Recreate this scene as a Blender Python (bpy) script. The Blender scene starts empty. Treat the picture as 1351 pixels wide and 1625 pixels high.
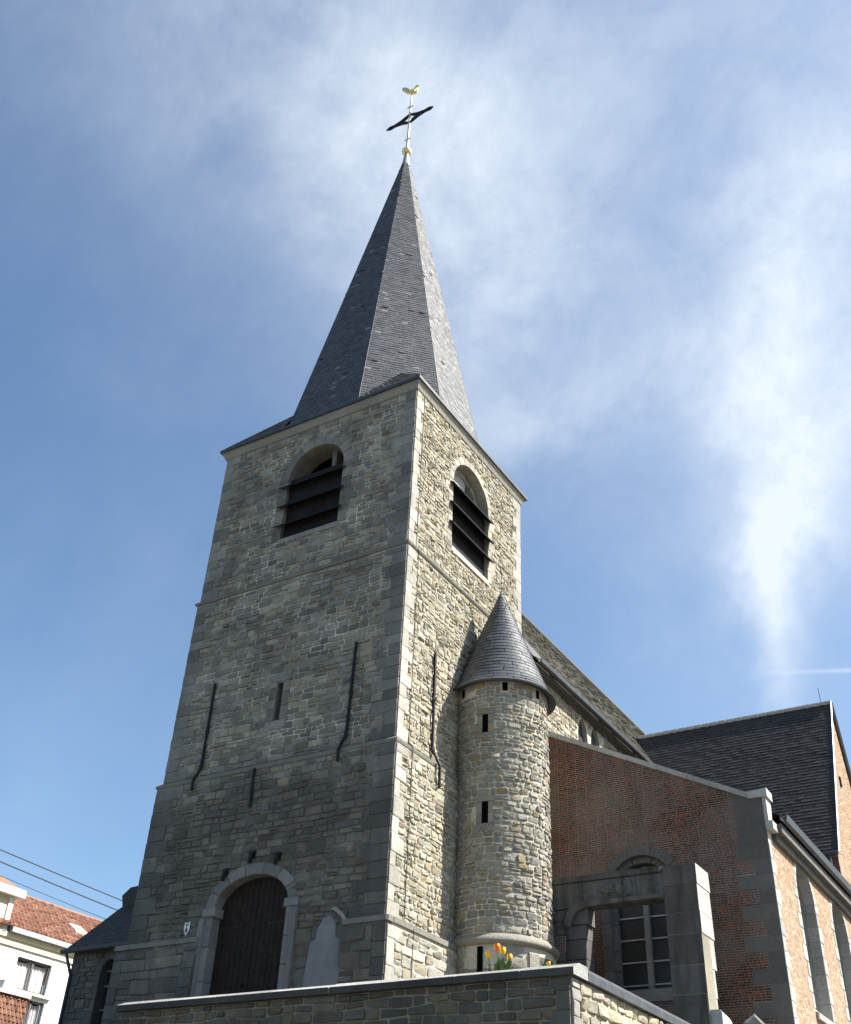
import bpy, math, random
from mathutils import Vector, Matrix, geometry
R = math.radians
SC = bpy.context.scene
COL = SC.collection

# ------------------------------------------------------------------ camera
YAW, PITCH, ROLL = -0.576, 0.616, 0.053
F = Vector((math.sin(YAW)*math.cos(PITCH), math.cos(YAW)*math.cos(PITCH), math.sin(PITCH)))
r0 = Vector((math.cos(YAW), -math.sin(YAW), 0)); u0 = r0.cross(F)
CR = r0*math.cos(ROLL) + u0*math.sin(ROLL); CU = -r0*math.sin(ROLL) + u0*math.cos(ROLL)
cam = bpy.data.cameras.new('camera'); co = bpy.data.objects.new('camera', cam); COL.objects.link(co)
cam.sensor_fit = 'HORIZONTAL'; cam.sensor_width = 36; cam.lens = 36*1678.03/1351
cam.clip_start = .1; cam.clip_end = 3000
m = Matrix((CR, CU, -F)).transposed().to_4x4(); m.translation = Vector((14.463, -21.385, 1.6)); co.matrix_world = m
SC.camera = co
SC.view_settings.view_transform = 'Standard'; SC.view_settings.look = 'None'
SC.view_settings.exposure = 1.3; SC.view_settings.gamma = 1

# ------------------------------------------------------------------ sun and sky
AZ, EL = R(27), R(45.6)
SUN = Vector((math.cos(AZ)*math.cos(EL), math.sin(AZ)*math.cos(EL), math.sin(EL)))
sl = bpy.data.lights.new('sun', 'SUN'); so = bpy.data.objects.new('sun', sl); COL.objects.link(so)
sl.energy = 5.0; sl.angle = R(.5); sl.color = (1, .955, .87); so.location = (30, 10, 60)
so.rotation_euler = SUN.to_track_quat('Z', 'Y').to_euler()

W = bpy.data.worlds.new('World'); SC.world = W; W.use_nodes = True
wt = W.node_tree; wt.nodes.clear()
def N(t, typ, **kw):
    n = t.nodes.new(typ)
    for k, v in kw.items():
        if k.startswith('i_'): n.inputs[int(k[2:]) if k[2:].isdigit() else k[2:].replace('_', ' ')].default_value = v
        else: setattr(n, k, v)
    return n
def math_(t, op, a, b=None, clamp=False):
    n = N(t, 'ShaderNodeMath', operation=op, use_clamp=clamp)
    for i, x in enumerate((a, b)):
        if x is None: continue
        if isinstance(x, (int, float)): n.inputs[i].default_value = x
        else: t.links.new(x, n.inputs[i])
    return n.outputs[0]
def vec_(t, op, a, b, out=0):
    n = N(t, 'ShaderNodeVectorMath', operation=op)
    for i, x in enumerate((a, b)):
        if x is None: continue
        if isinstance(x, (tuple, list, Vector)): n.inputs[i].default_value = tuple(x)
        else: t.links.new(x, n.inputs[i])
    return n.outputs[out]
def world():
    t = wt; L = t.links.new
    sky = N(t, 'ShaderNodeTexSky', sky_type='NISHITA', sun_disc=False, sun_elevation=EL, sun_rotation=math.pi/2-AZ,
            altitude=60, air_density=1.0, dust_density=1.2, ozone_density=1.6)
    tc = N(t, 'ShaderNodeTexCoord')
    d = tc.outputs['Generated']
    nz = N(t, 'ShaderNodeTexNoise', i_Scale=3.2, i_Detail=5, i_Roughness=.6); L(d, nz.inputs['Vector'])
    w = vec_(t, 'SUBTRACT', nz.outputs['Color'], (.5, .5, .5))
    sc = N(t, 'ShaderNodeVectorMath', operation='SCALE'); L(w, sc.inputs[0]); sc.inputs['Scale'].default_value = .22
    dw = vec_(t, 'ADD', d, sc.outputs[0])
    def blob(c, ang, r1, r2, amp):
        c = Vector(c).normalized()
        a = (CR - c*CR.dot(c)).normalized(); b = c.cross(a); b = -b if b.dot(CU) < 0 else b
        e1 = (a*math.cos(R(ang)) + b*math.sin(R(ang)))/r1; e2 = (-a*math.sin(R(ang)) + b*math.cos(R(ang)))/r2
        q = vec_(t, 'SUBTRACT', dw, c)
        x = vec_(t, 'DOT_PRODUCT', q, e1, 1); y = vec_(t, 'DOT_PRODUCT', q, e2, 1)
        s = math_(t, 'ADD', math_(t, 'MULTIPLY', x, x), math_(t, 'MULTIPLY', y, y))
        return math_(t, 'MULTIPLY', math_(t, 'EXPONENT', math_(t, 'MULTIPLY', s, -1)), amp)
    tot = None
    for c, ang, r1, r2, amp in CLOUDS:
        o = blob(c, ang, r1, r2, amp); tot = o if tot is None else math_(t, 'ADD', tot, o)
    mp = N(t, 'ShaderNodeMapping'); L(d, mp.inputs[0]); mp.inputs['Scale'].default_value = (1, 1.25, .7)
    mp.inputs['Rotation'].default_value = (.3, .5, .4)
    n2 = N(t, 'ShaderNodeTexNoise', i_Scale=7.5, i_Detail=10, i_Roughness=.66, i_Distortion=.2); L(mp.outputs[0], n2.inputs['Vector'])
    k = N(t, 'ShaderNodeMapRange', clamp=True); L(n2.outputs[0], k.inputs[0])
    k.inputs[1].default_value = .27; k.inputs[2].default_value = .74; k.inputs[3].default_value = .42; k.inputs[4].default_value = 1.25
    mask = math_(t, 'MULTIPLY', tot, k.outputs[0])
    # thin even veil with wisps
    n3 = N(t, 'ShaderNodeTexNoise', i_Scale=4.2, i_Detail=9, i_Roughness=.62, i_Distortion=.3); L(mp.outputs[0], n3.inputs['Vector'])
    k3 = N(t, 'ShaderNodeMapRange', clamp=True); L(n3.outputs[0], k3.inputs[0])
    k3.inputs[1].default_value = .44; k3.inputs[2].default_value = .72; k3.inputs[3].default_value = 0; k3.inputs[4].default_value = .07
    mask = math_(t, 'ADD', mask, k3.outputs[0])
    # vapour trail: a thin straight line low in the sky
    p1, p2 = Vector((-.205, .874, .441)), Vector((-.10, .896, .4315))
    nrm = p1.cross(p2).normalized(); al = (p2-p1).normalized()
    y = vec_(t, 'DOT_PRODUCT', d, nrm, 1); y = math_(t, 'MULTIPLY', y, 1/.0018)
    g = math_(t, 'EXPONENT', math_(t, 'MULTIPLY', math_(t, 'MULTIPLY', y, y), -1))
    x = vec_(t, 'DOT_PRODUCT', d, al, 1); x0 = p1.dot(al)
    f = N(t, 'ShaderNodeMapRange', clamp=True); L(x, f.inputs[0]); f.inputs[1].default_value = x0; f.inputs[2].default_value = x0+.08
    mask = math_(t, 'ADD', mask, math_(t, 'MULTIPLY', math_(t, 'MULTIPLY', g, f.outputs[0]), .35))
    mask = math_(t, 'MINIMUM', mask, .93)
    mx = N(t, 'ShaderNodeMix', data_type='RGBA'); L(mask, mx.inputs[0])
    tint = N(t, 'ShaderNodeMix', data_type='RGBA', blend_type='MULTIPLY'); tint.inputs[0].default_value = 1
    L(sky.outputs[0], tint.inputs[6]); tint.inputs[7].default_value = SKYTINT
    L(tint.outputs[2], mx.inputs[6]); mx.inputs[7].default_value = CLOUDCOL
    bg = N(t, 'ShaderNodeBackground'); bg.inputs[1].default_value = .075; L(mx.outputs[2], bg.inputs[0])
    out = N(t, 'ShaderNodeOutputWorld'); L(bg.outputs[0], out.inputs[0])
SKYTINT = (.92, 1.03, 1.07, 1)
CLOUDCOL = (4.95, 5.45, 6.05, 1)
CLOUDS = [  # direction, tilt, long radius, short radius, strength
    ((-.085, .670, .735), 50, .14, .055, .20), ((-.10, .70, .705), 70, .12, .045, .13), ((-.135, .765, .63), 88, .12, .045, .14), ((-.145, .81, .565), 95, .11, .045, .30),
    ((-.156, .84, .52), 97, .085, .030, .62), ((-.182, .878, .442), 95, .09, .022, .26), ((-.03, .70, .71), 70, .22, .09, .30), ((-.05, .755, .65), 85, .18, .07, .24),
    ((-.385, .40, .83), 140, .34, .13, .28), ((-.36, .47, .80), 125, .26, .09, .26), ((-.30, .69, .655), 20, .18, .03, .20),
    ((-.05, .53, .845), 40, .24, .15, .27), ((-.27, .44, .85), 60, .22, .12, .24), ((-.08, .82, .57), 90, .18, .08, .27),
    ((-.33, .60, .73), 60, .2, .10, .20), ((-.2, .7, .68), 60, .3, .2, .08), ((-.26, .84, .47), 80, .25, .12, .10), ((-.55, .35, .78), 100, .25, .12, .06)]
world()

# ------------------------------------------------------------------ mesh builder
rnd = random.Random(7)
class MB:
    def __init__(s): s.v = []; s.f = []; s.m = []; s.c = []
    def add(s, pts, faces, m=0, c=(.5, .5, 0)):
        o = len(s.v); s.v += [tuple(p) for p in pts]
        for f in faces: s.f.append([i+o for i in f]); s.m.append(m); s.c.append(c)
    def poly(s, pts, m=0, c=(.5, .5, 0)): s.add(pts, [list(range(len(pts)))], m, c)
    def box(s, x0, x1, y0, y1, z0, z1, m=0, c=(.5, .5, 0)):
        p = [(x, y, z) for z in (z0, z1) for x, y in ((x0, y0), (x1, y0), (x1, y1), (x0, y1))]
        s.add(p, [(3, 2, 1, 0), (4, 5, 6, 7), (0, 1, 5, 4), (1, 2, 6, 5), (2, 3, 7, 6), (3, 0, 4, 7)], m, c)
    def slab(s, f, pts, h0, h1, bev=.01, m=0, c=(.5, .5, 0), back=False):
        """outline pts (u,v) extruded from h0 to h1 along the frame's normal, with a small chamfer"""
        n = len(pts); cx = sum(p[0] for p in pts)/n; cy = sum(p[1] for p in pts)/n
        def sh(p):
            dx, dy = cx-p[0], cy-p[1]; l = math.hypot(dx, dy) or 1; k = min(bev*1.4/l, .5); return (p[0]+dx*k, p[1]+dy*k)
        P = [f(a, b, h0) for a, b in pts] + [f(a, b, h1-bev) for a, b in pts] + [f(*sh(p), h1) for p in pts]
        Fc = [[i, (i+1) % n, n+(i+1) % n, n+i] for i in range(n)] + [[n+i, n+(i+1) % n, 2*n+(i+1) % n, 2*n+i] for i in range(n)]
        Fc.append([2*n+i for i in range(n)])
        if back: Fc.append([n-1-i for i in range(n)])
        s.add(P, Fc, m, c)
    def tube(s, pts, r, n=8, m=0, c=(.5, .5, 0), cap=True):
        rs = r if isinstance(r, (list, tuple)) else [r]*len(pts)
        pts = [Vector(p) for p in pts]; P = []; Fc = []
        for i, p in enumerate(pts):
            t = (pts[min(i+1, len(pts)-1)]-pts[max(i-1, 0)]).normalized()
            a = t.orthogonal().normalized() if i == 0 else (pa - t*pa.dot(t)).normalized()
            pa = a; b = t.cross(a)
            P += [p + (a*math.cos(2*math.pi*k/n)+b*math.sin(2*math.pi*k/n))*rs[i] for k in range(n)]
        for i in range(len(pts)-1):
            for k in range(n): Fc.append([i*n+k, i*n+(k+1) % n, (i+1)*n+(k+1) % n, (i+1)*n+k])
        if cap: Fc.append(list(range(n))[::-1]); Fc.append([(len(pts)-1)*n+k for k in range(n)])
        s.add(P, Fc, m, c)
    def lathe(s, cx, cy, prof, n=48, m=0, c=(.5, .5, 0)):
        P = [(cx+r*math.cos(2*math.pi*k/n), cy+r*math.sin(2*math.pi*k/n), z) for r, z in prof for k in range(n)]
        s.add(P, [[i*n+k, i*n+(k+1) % n, (i+1)*n+(k+1) % n, (i+1)*n+k] for i in range(len(prof)-1) for k in range(n)], m, c)
    def ring(s, x0, x1, y0, y1, prof, m=0, c=(.5, .5, 0)):
        """a moulding of (offset, z) profile run round a rectangle"""
        P = []
        for o, z in prof: P += [(x0-o, y0-o, z), (x1+o, y0-o, z), (x1+o, y1+o, z), (x0-o, y1+o, z)]
        s.add(P, [[i*4+k, i*4+(k+1) % 4, (i+1)*4+(k+1) % 4, (i+1)*4+k] for i in range(len(prof)-1) for k in range(4)], m, c)
    def face_holes(s, f, outer, holes, h=0, m=0, c=(.5, .5, 0)):
        loops = [outer]+holes; pts = [p for l in loops for p in l]
        tri = geometry.tessellate_polygon([[Vector((a, b, 0)) for a, b in l] for l in loops])
        s.add([f(a, b, h) for a, b in pts], [list(t) for t in tri], m, c)
    def reveal(s, f, loop, h0, h1, m=0, c=(.5, .5, 0)):
        n = len(loop); s.add([f(a, b, h0) for a, b in loop]+[f(a, b, h1) for a, b in loop], [[i, n+i, n+(i+1) % n, (i+1) % n] for i in range(n)], m, c)

def link(name, mb, mats, parent=None, smooth=False, fixn=True):
    me = bpy.data.meshes.new(name); off = parent.matrix_world.translation.copy() if parent else Vector((0, 0, 0))
    if parent: off = world_loc(parent)
    me.from_pydata([tuple(Vector(p)-off) for p in mb.v], [], mb.f)
    for mt in (mats if isinstance(mats, (list, tuple)) else [mats]): me.materials.append(mt)
    me.polygons.foreach_set('material_index', mb.m)
    if smooth: me.polygons.foreach_set('use_smooth', [True]*len(mb.f))
    a = me.attributes.new('col', 'FLOAT_COLOR', 'FACE')
    a.data.foreach_set('color', [x for c in mb.c for x in (c[0], c[1], c[2], 1)])
    me.update()
    o = bpy.data.objects.new(name, me); COL.objects.link(o)
    if parent: o.parent = parent
    return o
def world_loc(o):
    p = Vector((0, 0, 0))
    while o: p += o.location; o = o.parent
    return p
def tag(o, label=None, cat=None, group=None, kind=None):
    for k, v in (('label', label), ('category', cat), ('group', group), ('kind', kind)):
        if v: o[k] = v
    return o
def thing(name, loc, label, cat, group=None):
    o = bpy.data.objects.new(name, None); COL.objects.link(o); o.location = loc; o.empty_display_size = .3
    return tag(o, label, cat, group)
def rc(kind=0): return (rnd.random(), rnd.random(), kind)

# ------------------------------------------------------------------ materials
def mat(name):
    M = bpy.data.materials.new(name); M.use_nodes = True; t = M.node_tree
    return M, t, t.nodes['Principled BSDF']
def ramp(t, fac, stops, interp='LINEAR'):
    n = N(t, 'ShaderNodeValToRGB'); n.color_ramp.interpolation = interp
    e = n.color_ramp.elements
    while len(e) < len(stops): e.new(.5)
    for x, (p, c) in zip(e, stops): x.position = p; x.color = (*c, 1)
    if fac is not None: t.links.new(fac, n.inputs[0])
    return n.outputs[0]
def mixc(t, fac, a, b, mode='MIX'):
    n = N(t, 'ShaderNodeMix', data_type='RGBA', blend_type=mode)
    for s, x in ((0, fac), (6, a), (7, b)):
        if isinstance(x, (int, float)): n.inputs[s].default_value = x
        elif isinstance(x, tuple): n.inputs[s].default_value = (*x, 1) if len(x) == 3 else x
        else: t.links.new(x, n.inputs[s])
    return n.outputs[2]
def noise(t, scale, detail=4, rough=.6, vec=None, dist=0):
    n = N(t, 'ShaderNodeTexNoise', i_Scale=scale, i_Detail=detail, i_Roughness=rough, i_Distortion=dist)
    if vec is None: vec = N(t, 'ShaderNodeNewGeometry').outputs['Position']
    t.links.new(vec, n.inputs['Vector']); return n.outputs[0]
def rng(t, x, a, b, c=0, d=1):
    n = N(t, 'ShaderNodeMapRange', clamp=True); t.links.new(x, n.inputs[0])
    for i, v in enumerate((a, b, c, d)): n.inputs[i+1].default_value = v
    return n.outputs[0]
def bump(t, b, h, strength=.5, dist=.02):
    n = N(t, 'ShaderNodeBump'); n.inputs['Strength'].default_value = strength; n.inputs['Distance'].default_value = dist
    t.links.new(h, n.inputs['Height']); t.links.new(n.outputs[0], b.inputs['Normal'])
def crust(t, amount, zs=None):
    """drifting patches of black crust; zs = (z low, z high, extra) thickens them on the rain-washed lowest stage"""
    s = rng(t, noise(t, .42, 7, .62, dist=.4), .36, .66, 0, amount)
    if zs:
        z = N(t, 'ShaderNodeSeparateXYZ'); t.links.new(N(t, 'ShaderNodeNewGeometry').outputs['Position'], z.inputs[0])
        zz = math_(t, 'ADD', z.outputs[2], math_(t, 'MULTIPLY', math_(t, 'SUBTRACT', noise(t, .5, 5, .6), .5), 4))
        low = rng(t, zz, zs[0], zs[1], 1, 0)
        blot = rng(t, noise(t, .55, 8, .68, dist=.6), .34, .62, zs[2]*.45, zs[2])
        s = math_(t, 'ADD', s, math_(t, 'MULTIPLY', low, blot), True)
        s = math_(t, 'MINIMUM', s, .93)
    return s
def stone(name, cols, ash, soot=.0, sootcol=(.035, .035, .036), patch=.35, spread=.40, bumpd=.03, lich=0, sootz=None, streak=0):
    """per-stone colour from the mesh attribute; soot is the dark crust of old limestone, in drifting patches"""
    M, t, b = mat(name); L = t.links.new
    at = N(t, 'ShaderNodeAttribute', attribute_name='col'); sp = N(t, 'ShaderNodeSeparateColor'); L(at.outputs['Color'], sp.inputs[0])
    base = ramp(t, sp.outputs[0], [(i/len(cols), c) for i, c in enumerate(cols)], 'CONSTANT')
    base = mixc(t, sp.outputs[2], base, ash)
    v = math_(t, 'ADD', math_(t, 'MULTIPLY', sp.outputs[1], spread), 1-spread*.5)
    base = mixc(t, 1.0, base, N_comb(t, v), 'MULTIPLY')
    big = noise(t, 1.1, 6, .62); fine = noise(t, 9, 6, .7)
    base = mixc(t, rng(t, fine, .3, .75, 0, .55), base, mixc(t, 1, base, (.55, .55, .53), 'MULTIPLY'))
    base = mixc(t, rng(t, noise(t, 30, 3, .7), .5, .8, 0, .4), base, mixc(t, 1, base, (1.45, 1.42, 1.35), 'MULTIPLY'))
    base = mixc(t, rng(t, big, .42, .7, 0, patch), base, mixc(t, 1, base, (.5, .5, .5), 'MULTIPLY'))
    if soot:
        s = crust(t, soot, sootz)
        base = mixc(t, s, base, mixc(t, .3, sootcol, base))
    if streak:
        mp = N(t, 'ShaderNodeMapping'); L(N(t, 'ShaderNodeNewGeometry').outputs['Position'], mp.inputs[0]); mp.inputs['Scale'].default_value = (1, 1, .16)
        base = mixc(t, rng(t, noise(t, 2.6, 7, .65, mp.outputs[0], .3), .46, .66, 0, streak), base, mixc(t, 1, base, (.36, .35, .34), 'MULTIPLY'))
        base = mixc(t, rng(t, noise(t, 4.1, 6, .7, mp.outputs[0]), .58, .74, 0, streak*.7), base, mixc(t, 1, base, (1.9, 1.9, 1.85), 'MULTIPLY'))
    if lich: base = mixc(t, rng(t, noise(t, 5, 5, .7), .6, .75, 0, lich), base, (.33, .32, .24))
    L(base, b.inputs['Base Color']); b.inputs['Roughness'].default_value = .92; b.inputs['Specular IOR Level'].default_value = .25
    h = math_(t, 'ADD', math_(t, 'MULTIPLY', noise(t, 7, 5, .65), 1.2), math_(t, 'MULTIPLY', noise(t, 28, 4, .7), .5))
    bump(t, b, h, .9, bumpd)
    return M
def N_comb(t, v):
    n = N(t, 'ShaderNodeCombineColor')
    for i in range(3): t.links.new(v, n.inputs[i])
    return n.outputs[0]
def plain(name, col, rough=.7, metal=0, var=.25, sc=6, bs=0, spec=.4):
    M, t, b = mat(name); L = t.links.new
    at = N(t, 'ShaderNodeAttribute', attribute_name='col'); sp = N(t, 'ShaderNodeSeparateColor'); L(at.outputs['Color'], sp.inputs[0])
    c = mixc(t, rng(t, noise(t, sc, 6, .65), .3, .7, 0, 1), tuple(x*(1-var) for x in col), tuple(min(1, x*(1+var)) for x in col))
    L(c, b.inputs['Base Color']); b.inputs['Roughness'].default_value = rough; b.inputs['Metallic'].default_value = metal
    b.inputs['Specular IOR Level'].default_value = spec
    if bs: bump(t, b, noise(t, sc*4, 4, .6), bs, .02)
    return M
def mortar(name, a, b_, th=(.4, .62), sc=.55, soot=0, sootz=None):
    M, t, b = mat(name)
    c = mixc(t, rng(t, noise(t, sc, 6, .65), *th), a, b_)
    c = mixc(t, rng(t, noise(t, 14, 4, .7), .4, .7, 0, .5), c, mixc(t, 1, c, (.6, .58, .55), 'MULTIPLY'))
    if soot: c = mixc(t, crust(t, soot, sootz), c, (.075, .07, .06))
    t.links.new(c, b.inputs['Base Color']); b.inputs['Roughness'].default_value = .95; bump(t, b, noise(t, 25, 4, .7), .8, .02)
    return M
def slate(name, a, b_, spec=.5, rough=.5, spots=.5, patch=None):
    M, t, b = mat(name); L = t.links.new
    at = N(t, 'ShaderNodeAttribute', attribute_name='col'); sp = N(t, 'ShaderNodeSeparateColor'); L(at.outputs['Color'], sp.inputs[0])
    c = mixc(t, sp.outputs[0], a, b_)
    c = mixc(t, rng(t, noise(t, .8, 6, .6), .35, .7, 0, .6), c, mixc(t, 1, c, (.62, .62, .64), 'MULTIPLY'))
    c = mixc(t, rng(t, noise(t, 12, 5, .7), .45, .8, 0, .5), c, mixc(t, 1, c, (1.5, 1.5, 1.45), 'MULTIPLY'))
    if patch: c = mixc(t, rng(t, noise(t, 1.6, 7, .7), .45, .68, 0, .75), c, patch)
    c = mixc(t, math_(t, 'MULTIPLY', math_(t, 'GREATER_THAN', sp.outputs[1], .985), spots), c, (.42, .42, .4))
    L(c, b.inputs['Base Color']); b.inputs['Roughness'].default_value = rough; b.inputs['Specular IOR Level'].default_value = spec
    bump(t, b, noise(t, 18, 4, .6), .35, .01)
    return M
GREYS = [(0.349, 0.315, 0.262), (0.410, 0.368, 0.300), (0.294, 0.268, 0.227), (0.443, 0.398, 0.319), (0.370, 0.332, 0.268), (0.403, 0.348, 0.255), (0.321, 0.292, 0.245), (0.383, 0.348, 0.283)]
CREAM = [(0.389, 0.357, 0.271), (0.354, 0.330, 0.263), (0.416, 0.382, 0.296), (0.328, 0.304, 0.243), (0.398, 0.357, 0.263), (0.363, 0.300, 0.193), (0.381, 0.351, 0.275), (0.345, 0.308, 0.226), (0.434, 0.400, 0.308)]
TURR = [(.315, .299, .257), (.270, .259, .230), (.351, .333, .279), (.288, .275, .239), (.333, .310, .252), (.324, .279, .198), (.306, .288, .243), (.257, .248, .225), (.360, .333, .270), (.297, .284, .248), (.324, .306, .257), (.342, .270, .162)]
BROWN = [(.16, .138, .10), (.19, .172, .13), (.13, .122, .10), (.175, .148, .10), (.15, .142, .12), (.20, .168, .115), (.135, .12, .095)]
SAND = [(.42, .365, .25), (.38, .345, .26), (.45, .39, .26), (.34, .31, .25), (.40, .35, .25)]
M_front = stone('weathered_grey_rubble', GREYS, (.30, .285, .252), .6, sootz=(11.6, 13.2, .92), sootcol=(.052, .048, .043), spread=.62, patch=.45, streak=.32)
M_right = stone('cream_rubble', CREAM, (.44, .42, .37), .3, streak=.22, sootcol=(.2, .19, .165))
M_tur = stone('grey_turret_rubble', TURR, (.36, .34, .285), .3, sootcol=(.17, .16, .14), lich=.3)
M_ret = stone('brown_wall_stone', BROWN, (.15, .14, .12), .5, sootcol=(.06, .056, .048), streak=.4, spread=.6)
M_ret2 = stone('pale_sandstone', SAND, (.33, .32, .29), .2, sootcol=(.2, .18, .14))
M_ash = stone('grey_ashlar', [(.27, .262, .245), (.29, .28, .26), (.25, .242, .228)], (.27, .262, .245), .5, sootcol=(.12, .115, .105))
M_ashpale = stone('pale_limestone', [(.46, .45, .42), (.52, .51, .47), (.40, .395, .37)], (.46, .45, .42), .35, sootcol=(.22, .215, .2))
M_black = stone('sooty_portal_stone', [(.15, .145, .135), (.18, .174, .162), (.12, .116, .108)], (.15, .145, .135), .8, streak=.8, sootcol=(.045, .043, .041))
M_bluestone = stone('bluestone', [(.165, .16, .15), (.185, .18, .168), (.145, .141, .133)], (.165, .16, .15), .35, sootcol=(.09, .087, .082))
M_mfront = mortar('grey_mortar', (.24, .23, .205), (.74, .71, .62), (.45, .56), .45, .6, (11.6, 13.2, .85))
M_mright = mortar('cream_mortar', (.41, .385, .315), (.57, .54, .455))
M_mtur = mortar('turret_mortar', (.40, .375, .305), (.58, .54, .44))
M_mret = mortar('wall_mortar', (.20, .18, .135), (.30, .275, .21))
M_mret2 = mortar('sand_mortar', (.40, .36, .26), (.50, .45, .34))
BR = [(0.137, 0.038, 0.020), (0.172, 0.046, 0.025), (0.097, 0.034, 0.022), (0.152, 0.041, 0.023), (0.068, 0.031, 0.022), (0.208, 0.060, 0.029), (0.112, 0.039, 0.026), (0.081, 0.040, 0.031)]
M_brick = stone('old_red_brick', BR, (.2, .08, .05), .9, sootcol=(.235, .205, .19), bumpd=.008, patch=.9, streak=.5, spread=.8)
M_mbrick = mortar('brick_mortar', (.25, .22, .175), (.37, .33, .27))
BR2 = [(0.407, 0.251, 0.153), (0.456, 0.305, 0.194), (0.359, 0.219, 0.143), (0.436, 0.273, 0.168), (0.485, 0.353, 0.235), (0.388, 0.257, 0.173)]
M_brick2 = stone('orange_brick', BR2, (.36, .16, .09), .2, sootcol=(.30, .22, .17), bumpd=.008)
M_mbrick2 = mortar('pale_brick_mortar', (.50, .46, .38), (.60, .56, .48))
M_slate = slate('spire_slate', (.043, .045, .050), (.083, .086, .091), .72, .55, .3)
M_slate2 = slate('turret_slate', (.043, .047, .055), (.072, .078, .087), .55, .5, .2)
M_slateold = slate('lichened_slate', (.105, .10, .082), (.135, .127, .10), .2, .75, .2, patch=(.15, .138, .10))
M_tiledk = slate('dark_roof_tile', (.040, .037, .036), (.056, .052, .051), .25, .65, .0)
M_redtile = slate('red_clay_tile', (.20, .095, .062), (.34, .185, .125), .3, .7, 0)
M_lead = plain('lead', (.36, .37, .38), .45, .3, .2, 5)
M_zinc = plain('dark_zinc', (.075, .076, .08), .5, .4, .3, 4)
M_gutter = plain('gutter_board', (.075, .066, .06), .75, 0, .35, 4)
M_iron = plain('black_iron', (.012, .012, .013), .6, .2, .3, 8)
M_gold = plain('gold_leaf', (.95, .74, .34), .38, .85, .1, 6)
M_rod = plain('weathered_rod', (.62, .58, .48), .5, .2, .15, 6)
M_door = plain('dark_oak', (.026, .019, .0155), .75, 0, .4, 6, .3, .15)
M_louvre = plain('dark_louvre', (.02, .0195, .02), .85, 0, .35, 4, .3, .12)
M_dark = plain('dark_void', (.004, .004, .004), 1, 0, 0, 1, 0, 0)
M_white = plain('white_render', (.80, .79, .76), .85, 0, .03, 2)
M_creamp = plain('cream_paint', (.66, .60, .42), .8, 0, .05, 3)
M_grey = plain('grey_stone_trim', (.42, .41, .38), .8, 0, .15, 4)
M_asphalt = plain('asphalt', (.05, .05, .052), .9, 0, .25, 8, .5)
M_soil = plain('terrace_gravel', (.13, .115, .085), .95, 0, .3, 6, .6)
M_grass = plain('grass', (.05, .085, .025), .9, 0, .4, 9, .6)
M_orange = plain('orange_petal', (.80, .22, .012), .5, 0, .25, 20)
M_yellow = plain('yellow_petal', (.85, .46, .02), .5, 0, .15, 20)
M_leaf = plain('tulip_leaf', (.075, .14, .035), .5, 0, .3, 15)
M_curtain = plain('net_curtain', (.62, .58, .58), .9, 0, .25, 9)
M_frame = plain('dark_window_frame', (.10, .10, .10), .6, 0, .1, 5)
def glass(name, col, rough=.15):
    M, t, b = mat(name)
    c = mixc(t, rng(t, noise(t, 2.2, 3, .6), .35, .65), tuple(x*.5 for x in col), col); t.links.new(c, b.inputs['Base Color'])
    b.inputs['Roughness'].default_value = rough; b.inputs['Specular IOR Level'].default_value = .5
    bump(t, b, noise(t, 6, 2, .5), .12, .02); return M
M_glass = glass('leaded_glass', (.022, .021, .024), .45)
M_pane = glass('window_pane', (.10, .10, .11), .12)

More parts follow.
